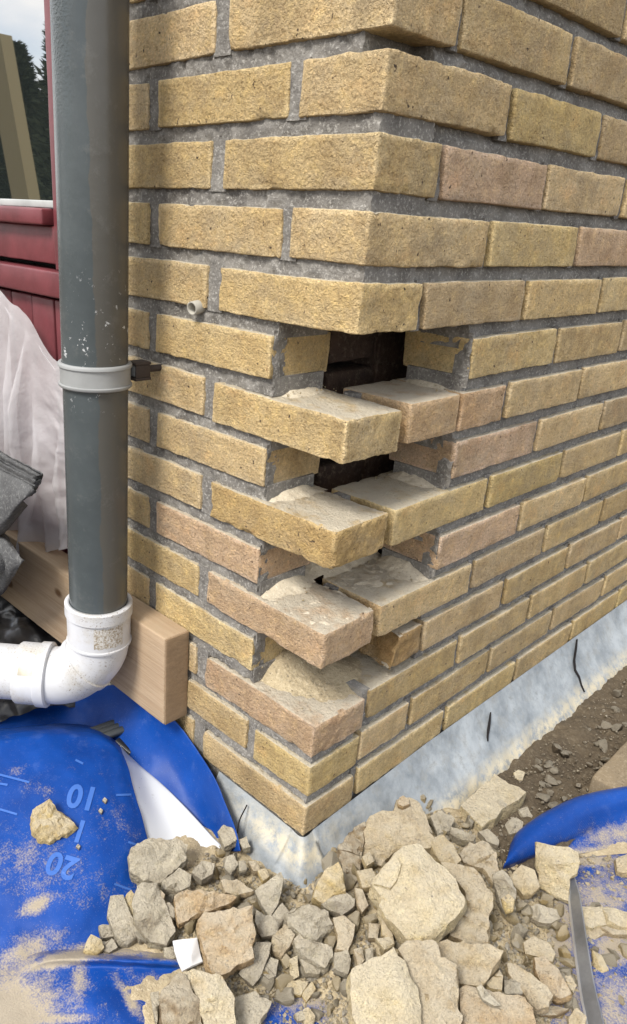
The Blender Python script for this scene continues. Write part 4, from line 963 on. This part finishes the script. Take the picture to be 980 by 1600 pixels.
S8([(626,14),(640,6),(660,14),(652,38),(630,34)], 'tiny pale angular chip lying on the mud', 'pale', .010, th=.009, tilt=.2)
# small fragments left of the biggest block
S8([(150,276),(176,260),(191,290),(166,306)], 'small tan bit tucked against the foot of the leaning slab, upper one', 'buff', .034, th=.016)
S8([(135,322),(184,310),(195,332),(180,370),(152,376)], 'small tan bit below the foot of the leaning slab, lower one', 'buff', .030, th=.02)
S8([(130,376),(152,380),(171,430),(152,450),(136,420)], 'narrow dusty splinter left of the biggest block', 'tan', .024, th=.014)
S8([(172,480),(206,490),(200,532),(172,530)], 'square tan crumb below the biggest block on its left', 'tan', .022, th=.014)
S8([(212,470),(246,520),(252,552),(216,522)], 'pointed splinter under the left edge of the biggest block', 'buff', .028, th=.014, tilt=.7)
S8([(195,532),(236,525),(252,550),(222,566)], 'flat pale crumb just above the large bottom block', 'pale', .026, th=.012)
S8([(125,566),(150,560),(160,600),(140,622)], 'small upright crumb left of the large bottom block, left one', 'tan', .020, th=.014)
S8([(161,566),(184,560),(187,600),(166,612)], 'small upright crumb left of the large bottom block, right one', 'grey', .022, th=.014)
S8([(60,466),(96,460),(131,490),(125,522),(106,572),(70,566),(76,520)], 'curved buff brick strip in the middle of the heap', 'tan', .026, th=.02)
S8([(65,576),(106,570),(116,600),(106,642),(66,626)], 'blocky grey tan bit below the curved buff strip', 'grey', .024, th=.02)
S8([(835,432),(900,435),(962,445),(1000,455),(1000,500),(915,488),(870,500),(845,490)], 'long pale brick split lying right of the steel bar', 'pale', .028, th=.024, tilt=.35)
S8([(842,492),(880,486),(920,488),(1000,500),(1000,522),(910,516),(882,530),(862,552)], 'dusty lower ledge of the long split right of the steel bar', 'tan', .016, th=.02, tilt=.5)
S8([(946,286),(980,270),(1010,280),(1010,330),(950,322)], 'tan piece at the right edge above the long pale split', 'buff', .022, th=.018)
S8([(795,782),(820,748),(852,776),(846,812),(798,812)], 'small pointed buff piece left of the lower end of the steel bar', 'buff', .020, th=.018)
S8([(700,740),(745,745),(800,752),(760,770),(712,772)], 'flat brown piece under the long pointed buff piece', 'brown', .014, th=.012)
S8([(872,570),(900,585),(925,630),(900,640),(876,620)], 'yellowish chip right of the steel bar near the lower sand', 'yellow', .012, th=.010)
# left group
S7([(98,160),(105,134),(155,97),(195,135),(232,182),(215,200),(190,204),(155,228),(125,216),(100,182)], 'lone yellow brick chunk lying on the blue tarpaulin', 'yellow', .014, sheet=True, th=.022, tilt=.6, apex=[(150,120,.004),(160,165,.006)], rough=1.9)
S7([(405,270),(430,236),(480,215),(550,222),(586,240),(580,290),(545,320),(500,358),(450,350),(408,320)], 'large rounded grey mortar lump beside the white reverse of the tarpaulin', 'grey', .036, th=.04, tilt=.5, apex=[(470,250,.006),(530,260,.006)], kind=MO, rough=1.5)
S7([(345,400),(386,396),(410,460),(441,515),(400,550),(370,545),(335,460)], 'smooth grey tan prism at the left end of the heap', 'grey', .030, th=.03, tilt=.6, apex=[(385,500,.008)], rough=.5)
S7([(387,405),(410,381),(428,405),(425,450),(405,465),(391,440)], 'small yellow chip between the grey prism and the tall grey lump', 'yellow', .034, th=.012, tilt=.6)
S7([(427,366),(490,362),(500,400),(540,470),(546,510),(520,550),(470,545),(440,510),(420,470)], 'tall grey mortar lump right of the small yellow chip', 'grey', .030, th=.03, tilt=.5, apex=[(440,470,.008),(480,390,.004)], kind=MO, rough=1.2)
S7([(472,385),(498,378),(516,395),(510,418),(486,420)], 'ochre crumb lying on the tall grey lump', 'orange', .036, th=.012)
S7([(500,430),(530,420),(550,440),(545,468),(510,466)], 'round grey pebble against the orange tan slab', 'dgrey', .026, th=.016, kind=('stone', 'stone'))
S7([(545,402),(570,376),(610,380),(700,390),(737,405),(720,425),(640,450),(560,486),(550,440)], 'orange tan brick slab above the square sandstone coloured block', 'orange', .036, th=.03, tilt=.7, apex=[(640,395,.006)], rough=1.5)
S7([(617,476),(640,456),(730,440),(790,430),(800,520),(790,590),(665,658),(645,610),(625,540)], 'square tan block broken across, left of the heap centre', 'orange', .052, th=.04, tilt=.65, apex=[(650,480,.003),(720,520,.004),(770,450,.003)], rough=1.4)
S7([(495,722),(512,680),(560,642),(575,650),(600,690),(622,730),(630,780),(632,830),(505,830)], 'rounded two-tone boulder piece at the bottom edge, darker left half', 'brown', .048, th=.04, tilt=.6, apex=[(550,730,.008)], rough=1.3)
S7([(570,645),(602,628),(650,640),(700,645),(716,690),(734,780),(738,830),(640,830),(628,770),(612,715),(590,680)], 'cream coloured broken half beside the darker bottom piece', 'pale', .050, th=.04, tilt=.5, apex=[(660,720,.006)], rough=1.2)
S7([(470,702),(498,695),(500,740),(490,800),(478,760)], 'grey shard hugging the left of the bottom boulder piece', 'grey', .020, th=.02)
S7([(600,326),(630,290),(670,300),(662,330),(630,350)], 'smooth grey brown pebble near the white reverse', 'dgrey', .028, th=.018, kind=('stone', 'stone'))
S7([(505,356),(560,312),(600,332),(596,370),(550,388),(510,380)], 'grey mortar piece right of the large rounded lump', 'grey', .024, th=.024, kind=MO, rough=1.5)
S7([(690,350),(740,345),(790,384),(742,397),(700,390)], 'knobbly tan crumb above the orange tan slab', 'tan', .026, th=.016, rough=2)
S7([(680,200),(700,180),(735,196),(742,222),(702,246)], 'grey mortar crumb at the lip of the flashing, topmost of its pile', 'grey', .036, th=.02, kind=MO, rough=2)
S7([(736,222),(770,215),(786,246),(760,252)], 'small mortar crumb right of the topmost crumb', 'grey', .030, th=.016, kind=MO, rough=2)
S7([(700,276),(730,270),(746,300),(722,336),(704,312)], 'rounded mortar crumb in the middle of the crumb pile', 'grey', .030, th=.018, kind=MO, rough=2)
S7([(745,290),(768,290),(772,318),(750,322)], 'round pale knob in the crumb pile', 'grey', .028, th=.014, kind=MO, rough=1.5)
S7([(776,292),(800,290),(816,320),(792,322)], 'tan crumb at the right of the crumb pile', 'tan', .024, th=.014)
S7([(806,322),(830,312),(842,338),(822,352)], 'yellow crumb beside the flat triangular mortar piece', 'yellow', .020, th=.012)
S7([(795,382),(880,321),(886,345),(870,420),(846,466),(820,430)], 'flat triangular mortar piece under the corner flashing', 'grey', .034, th=.016, tilt=.6, kind=MO)
S7([(800,442),(850,465),(882,420),(902,450),(860,516),(820,526),(800,482)], 'jagged grey piece below the triangular mortar piece', 'dgrey', .022, th=.02, kind=MO, rough=1.6)
stone([(448,1425),(470,1411),(505,1424),(519,1445),(495,1468),(468,1456),(449,1441)], 'pebbly grey mortar block in the middle of the heap', 'grey', .032, th=.024, rough=2.4, name='mortar_lump', cat='mortar lump')
stone([(459,1466),(470,1457),(521,1478),(523,1495),(508,1511),(488,1500),(460,1481)], 'oblong grey mortar bar below the pebbly block', 'grey', .030, th=.02, rough=1.6, name='mortar_lump', cat='mortar lump')
stone([(468,1496),(480,1489),(503,1510),(499,1522),(478,1520)], 'smooth tan grey bit below the oblong mortar bar', 'grey', .022, th=.016, name='brick_fragment', cat='brick fragment')
S7([(850,522),(890,486),(922,520),(900,560),(880,590),(852,570)], 'smooth tan shard right of the square tan block', 'tan', .022, th=.02, tilt=.6)
S7([(745,642),(800,540),(850,545),(842,580),(812,650),(790,681)], 'long grey slab leaning under the square tan block', 'dgrey', .026, th=.02, tilt=.6, rough=1.3)
S7([(820,642),(846,590),(870,600),(862,650),(840,661)], 'narrow grey shard beside the long grey slab', 'dgrey', .022, th=.014)
S7([(730,722),(800,690),(846,732),(800,812),(738,812)], 'broad grey shard near the blue patch at the bottom', 'grey', .020, th=.02, rough=1.2)
S7([(864,682),(902,665),(962,670),(940,710),(892,706)], 'flat yellow flake above the blue patch at the bottom', 'yellow', .014, th=.010, tilt=.3)
S7([(903,600),(930,585),(936,650),(906,665)], 'upright cream splinter above the yellow flake', 'pale', .018, th=.012, tilt=.6)
S7([(940,706),(975,668),(986,690),(958,732)], 'ochre chip right of the yellow flake', 'yellow', .014, th=.010)
S7([(946,755),(965,745),(985,775),(975,812),(950,800)], 'pale pointed bit poking up at the bottom edge', 'pale', .016, th=.012, tilt=.6)
S7([(780,800),(800,772),(815,790),(812,815)], 'white tipped bit at the bottom edge left of the blue patch', 'pale', .016, th=.012, tilt=.6)
S7([(918,768),(945,758),(960,785),(930,790)], 'white grey bit lying on the bottom blue patch', 'grey', .016, th=.012)
S7([(260,572),(285,522),(315,540),(321,560),(300,580),(270,586)], 'golden chip beside the sand bank on the tarpaulin', 'yellow', .020, th=.014, tilt=.6, rough=1.5)
S7([(310,495),(350,490),(358,525),(320,532)], 'grey clod above the golden chip', 'dgrey', .016, th=.016, kind=MO, rough=2)
S7([(312,545),(350,530),(368,560),(340,578),(318,570)], 'grey clod right of the golden chip', 'dgrey', .014, th=.014, kind=MO, rough=2)
S7([(512,562),(540,556),(552,590),(530,600),(512,590)], 'small grey tan bit left of the white board scrap', 'grey', .016, th=.014)
S7([(640,10),(656,4),(668,20),(660,40),(644,36)], 'lone grey crumb resting on the tarpaulin edge by the wall', 'grey', .052, th=.012, kind=MO)
wb = stone(L7([(540,540),(616,530),(626,580),(634,604),(570,634),(556,600)]), 'clean white board scrap sticking out under the square tan block', 'pale', .026, th=.006, tilt=.5, rough=.15, name='board_scrap', cat='board scrap', mat='stone'); wb.data.materials[0] = M['whitechip']
for p_, lab in (((327,100),'grey grit bead on the tarpaulin near the numeral ten'), ((314,133),'pale grit bead below the numeral ten'), ((244,245),'dark grit bead right of the yellow chunk')):
    S7([(p_[0]-7,p_[1]),(p_[0],p_[1]-9),(p_[0]+8,p_[1]-2),(p_[0]+3,p_[1]+9)], lab, 'dgrey', .004, sheet=True, th=.006, kind=('stone', 'stone'))
# steel bar standing on edge in the debris
ba = empty('steel_bar', hit(912, 1480, .02)); tag(ba, 'thin scuffed steel flat bar lying on edge in the debris at the right', 'steel bar')
lc = [(893, 1364, .034), (900, 1420, .030), (908, 1480, .026), (918, 1545, .022), (930, 1600, .018), (940, 1660, .012)]
C_ = catmull([hit(u, v, h) for u, v, h in lc], 30); wv_ = np.linspace(.0085, .012, 30)
V_, F_ = [], []
for i, p in enumerate(C_):
    t_ = unit(C_[min(i + 1, 29)] - C_[max(i - 1, 0)]); sd_ = unit(np.cross(t_, UP)); a_ = .9
    f1 = sd_ * math.cos(a_) + UP * math.sin(a_) * -1; f2 = np.cross(t_, f1); ww = wv_[i] * (.35 + .65 * min(1, i / 4))
    V_ += [p - f1 * ww + f2 * .0015, p + f1 * ww + f2 * .0015, p + f1 * (ww + .0012), p + f1 * ww - f2 * .0015, p - f1 * ww - f2 * .0015]
    if i:
        for j in range(5): F_.append(((i - 1) * 5 + j, (i - 1) * 5 + (j + 1) % 5, i * 5 + (j + 1) % 5, i * 5 + j))
F_ += [(4, 3, 2, 1, 0), tuple(29 * 5 + j for j in range(5))]
obj('bar', V_, F_, M['steel'], ba, 30)
V_, F_ = [], []
for i, p in enumerate(C_):
    t_ = unit(C_[min(i + 1, 29)] - C_[max(i - 1, 0)]); sd_ = unit(np.cross(t_, UP)); ww = wv_[i] * (.35 + .65 * min(1, i / 4))
    f1 = sd_ * math.cos(.9) - UP * math.sin(.9); q_ = p - f1 * ww if False else p + f1 * ww
    for a_ in (0, 1, 2, 3): V_.append(q_ + [(.0, .0012), (.0022, .0), (.0, -.0012), (-.001, 0)][a_][0] * sd_ + np.array([0, 0, [(.0, .0012), (.0022, .0), (.0, -.0012), (-.001, 0)][a_][1] + .0025]))
    if i:
        for j in range(4): F_.append(((i - 1) * 4 + j, (i - 1) * 4 + (j + 1) % 4, i * 4 + (j + 1) % 4, i * 4 + j))
obj('rolled_edge', V_, F_, plain('pale_edge_steel', (.62, .62, .62), .3, .5).set(Metallic=.8).m, ba, 60)  # thin edge strip in a paler steel than the bar

# ------------------------------------------------------------------ loose crumbs: individuals, then uncountable grit
def crumbmesh(seed):
    bm = bmesh.new(); bmesh.ops.create_icosphere(bm, subdivisions=2, radius=1); P = np.array([v.co for v in bm.verts]); F = [[v.index for v in f.verts] for f in bm.faces]; bm.free()
    r = np.random.default_rng(seed); 
    for _ in range(11):                                  # slice flats
        n = unit(r.normal(size=3)); d = r.uniform(.40, .75); s = P @ n; P = P - np.clip(s - d, 0, None)[:, None] * n
    P = P * r.uniform(.6, 1.15, 3) * (1 + .05 * fnoise(P + seed, 3, 2, seed))[:, None]
    return mesh('brick_crumb', P, F, 22)
CM = [crumbmesh(s) for s in range(14)]
for m_ in CM: m_.materials.append(M['stone'])
from math import cos, sin
heap = [(205,1470),(235,1385),(345,1320),(430,1370),(520,1330),(560,1280),(640,1250),(700,1270),(780,1300),(800,1370),(880,1420),(905,1600),(600,1600),(380,1600),(300,1540),(285,1495)]
def inside(u, v, P):
    c = False
    for i in range(len(P)):
        (x1, y1), (x2, y2) = P[i], P[i - 1]
        if (y1 > v) != (y2 > v) and u < (x2 - x1) * (v - y1) / (y2 - y1) + x1: c = not c
    return c
kinds = [((.47, .38, .23), 'small buff crumb among the broken bricks', 'small buff crumbs in the rubble', 'brick_crumb', 'brick crumb'), ((.39, .345, .265), 'small grey mortar crumb among the broken bricks', 'small grey mortar crumbs in the rubble', 'mortar_crumb', 'mortar crumb'), ((.50, .38, .19), 'small yellow crumb among the broken bricks', 'small yellow crumbs in the rubble', 'brick_crumb', 'brick crumb')]
n_ = 0
rr = random.Random(11)
while n_ < 470:
    u, v = rr.uniform(200, 980), rr.uniform(1255, 1598)
    if not inside(u, v, heap) and not (u > 800 and v > 1390 and rr.random() < .35): continue
    p = hit(u, v, .004); s = rr.choice([.0045, .0055, .0065, .008, .010, .010, .013, .016]); kd_ = kinds[rr.choices((0, 1, 2), ((.5, .38, .12) if u > 480 else (.28, .62, .10)))[0]]
    o = bpy.data.objects.new(kd_[3], CM[rr.randrange(14)]); COL.objects.link(o); o.location = p + np.array([0, 0, s * .35]); o.scale = (s, s * rr.uniform(.8, 1.25), s * rr.uniform(.6, .95)); o.rotation_euler = [rr.uniform(0, 6.28) for _ in range(3)]
    f = rr.uniform(.85, 1.12); o.color = tuple(c_ * f for c_ in kd_[0]) + (1,); tag(o, kd_[1], kd_[4], kd_[2]); n_ += 1
# muddy pebbles
for i in range(70):
    y = .27 + .75 * rr.random(); x = rr.uniform(.10, .195) if rr.random() < .75 else rr.uniform(.08, .2); s = rr.choice([.005, .007, .009, .012, .014]) * (1.0 if x > .11 else .6)
    o = bpy.data.objects.new('pebble', CM[rr.randrange(14)]); COL.objects.link(o); o.location = (x, y, -.084 + s * .25); o.scale = (s, s * rr.uniform(.9, 1.5), s * .75); o.rotation_euler = (rr.uniform(-.4, .4), rr.uniform(-.4, .4), rr.uniform(0, 6.28))
    f = rr.uniform(.75, 1.4); o.color = (.13 * f, .10 * f, .066 * f, 1); tag(o, 'muddy pebble in the brown strip between flashing and slab', 'pebble', 'muddy pebbles beside the flashing')
def gritmesh(name, pts, smin, smax, colr, label, seed):
    r = np.random.default_rng(seed); base = np.array([[1, 0, 0], [-1, 0, 0], [0, 1, 0], [0, -1, 0], [0, 0, 1], [0, 0, -1.]]); Fb = [(0, 2, 4), (2, 1, 4), (1, 3, 4), (3, 0, 4), (2, 0, 5), (1, 2, 5), (3, 1, 5), (0, 3, 5)]
    V, F = [], []
    for p in pts:
        s = smin * (smax / smin) ** (r.random() ** 2.2); A_ = base * (s * r.uniform(.55, 1.2, (6, 1))); a = r.uniform(0, 6.28); R_ = np.array([[cos(a), -sin(a), 0], [sin(a), cos(a), 0], [0, 0, 1]]); t_ = r.uniform(-.8, .8); R2 = np.array([[1, 0, 0], [0, cos(t_), -sin(t_)], [0, sin(t_), cos(t_)]])
        b = len(V); V.extend(A_ @ (R_ @ R2).T + p + [0, 0, s * .25]); F.extend([tuple(i + b for i in f) for f in Fb])
    o = obj(name, V, F, M['stone'], None, 0); o.color = colr + (1,); tag(o, label, 'grit', kind='stuff'); return o
def bedz(x, y):
    i = (x - GX[0]) / (GX[1] - GX[0]); j = (y - GY[0]) / (GY[1] - GY[0]); return BZ[int(np.clip(round(i), 0, len(GX) - 1)), int(np.clip(round(j), 0, len(GY) - 1))]
ptsA, ptsB = [], []
while len(ptsA) + len(ptsB) < 20000:
    u, v = rr.uniform(190, 1000), rr.uniform(1255, 1640)
    if inside(u, v, heap) or (u > 790 and v > 1340 and rr.random() < .4) or (v > 1590 and u > 280):
        p = hit(u, v, .0); p[2] = max(bedz(p[0], p[1]), -.093); (ptsA if rr.random() < .62 else ptsB).append(p)
gritmesh('brick_grit', ptsA, .0009, .0055, (.47, .385, .24), 'fine buff grit scattered over the rubble heap', 3)
gritmesh('mortar_grit', ptsB, .0009, .0055, (.32, .295, .255), 'fine grey mortar grit scattered over the rubble heap', 4)
ptsC = [np.array([rr.uniform(.09, .205), .2 + 1.0 * rr.random() ** 1.2, -.083 + rr.uniform(-.003, .003)]) for _ in range(1500)]
gritmesh('mud_grit', ptsC, .0012, .0045, (.15, .12, .08), 'small muddy grit in the brown strip by the flashing', 6)
# crumbs on the lowest ledge
ptsD = []
for _ in range(420):
    x, y = rr.gauss(-.075, .035), rr.gauss(.075, .05)
    if -.125 < x < -.012 and .012 < y < .22: ptsD.append(np.array([x, y, 2 * PITCH + BH - .006 + .004 + .028 * math.exp(-((x + .115) / .05) ** 2 - ((y - .06) / .07) ** 2)]))
for kk in (4, 6, 8):
    for _ in range(90 if kk == 4 else 40):
        x, y = (rr.gauss(-.10, .015), rr.uniform(.01, .1)) if rr.random() < .5 else (rr.uniform(-.1, -.01), rr.gauss(.225, .012))
        if -.125 < x < -.008 and .01 < y < .24: ptsD.append(np.array([x, y, kk * PITCH + BH + .001]))
g_ = gritmesh('ledge_crumbs', ptsD, .0007, .0028, (.44, .36, .23), 'fine mortar crumbs lying on the exposed brick ledges', 8)
# ------------------------------------------------------------------ what the window pane mirrors: a hedge of conifers and a leaning post
def tree(x, y, h, r, seed, label):
    t = empty('conifer_tree', (x, y, -.125)); tag(t, label, 'tree', 'conifers mirrored in the window')
    rg = np.random.default_rng(seed); V_, F_ = tube([[x, y, -.125], [x, y, h * .5], [x + .05, y, h * .92]], [.09, .06, .01], 10); obj('trunk', V_, F_, M['bark'], t, 180)
    V, F = [], []
    for _ in range(4200):
        z = rg.random() ** .8; rad = r * (1 - z) ** .7 * math.sqrt(rg.random()) * (1 + .5 * mnoise.noise(Vector((z * 6, seed, rg.random())))); a = rg.uniform(0, 6.28)
        c = np.array([x + rad * cos(a), y + rad * sin(a), .0 + z * h]); d = unit([cos(a), sin(a), rg.uniform(-.2, 1.2)]); s = rg.uniform(.05, .13); e = unit(np.cross(d, rg.normal(size=3)))
        b = len(V); V += [c - e * s * .35, c + d * s * 1.4, c + e * s * .35, c - d * s * .5]; F.append((b, b + 1, b + 2, b + 3))
    obj('crown', V, F, M['leaf'], t, 0)
i = 0
for (x, h) in ((-17.6, 3.0), (-16.9, 2.6), (-16.2, 3.3), (-15.6, 3.8), (-15.0, 3.4), (-14.3, 4.3), (-13.7, 4.0), (-13.0, 3.6), (-18.3, 3.5)):
    i += 1; tree(x, -8.2 + .3 * (i % 3), h, 1.25, i, 'dark bushy conifer standing across the yard, mirrored in the window')
a_, b_ = np.array([-5.78, -2.5, 1.95]), np.array([-5.22, -2.5, -.125])
V_, F_ = boxgrid(.27, .10, 1, .003, .3)[:2]; ax_ = b_ - a_; L_ = np.linalg.norm(ax_); u_ = ax_ / L_
P_ = np.array([(a_ + b_) / 2 + q[2] * L_ * u_ + q[0] * np.array([-u_[2], 0, u_[0]]) + q[1] * np.array([0, 1, 0]) for q in V_])
tag(obj_at('timber_post', P_, F_, M['post']), 'leaning yellow timber post mirrored in the window pane', 'post')
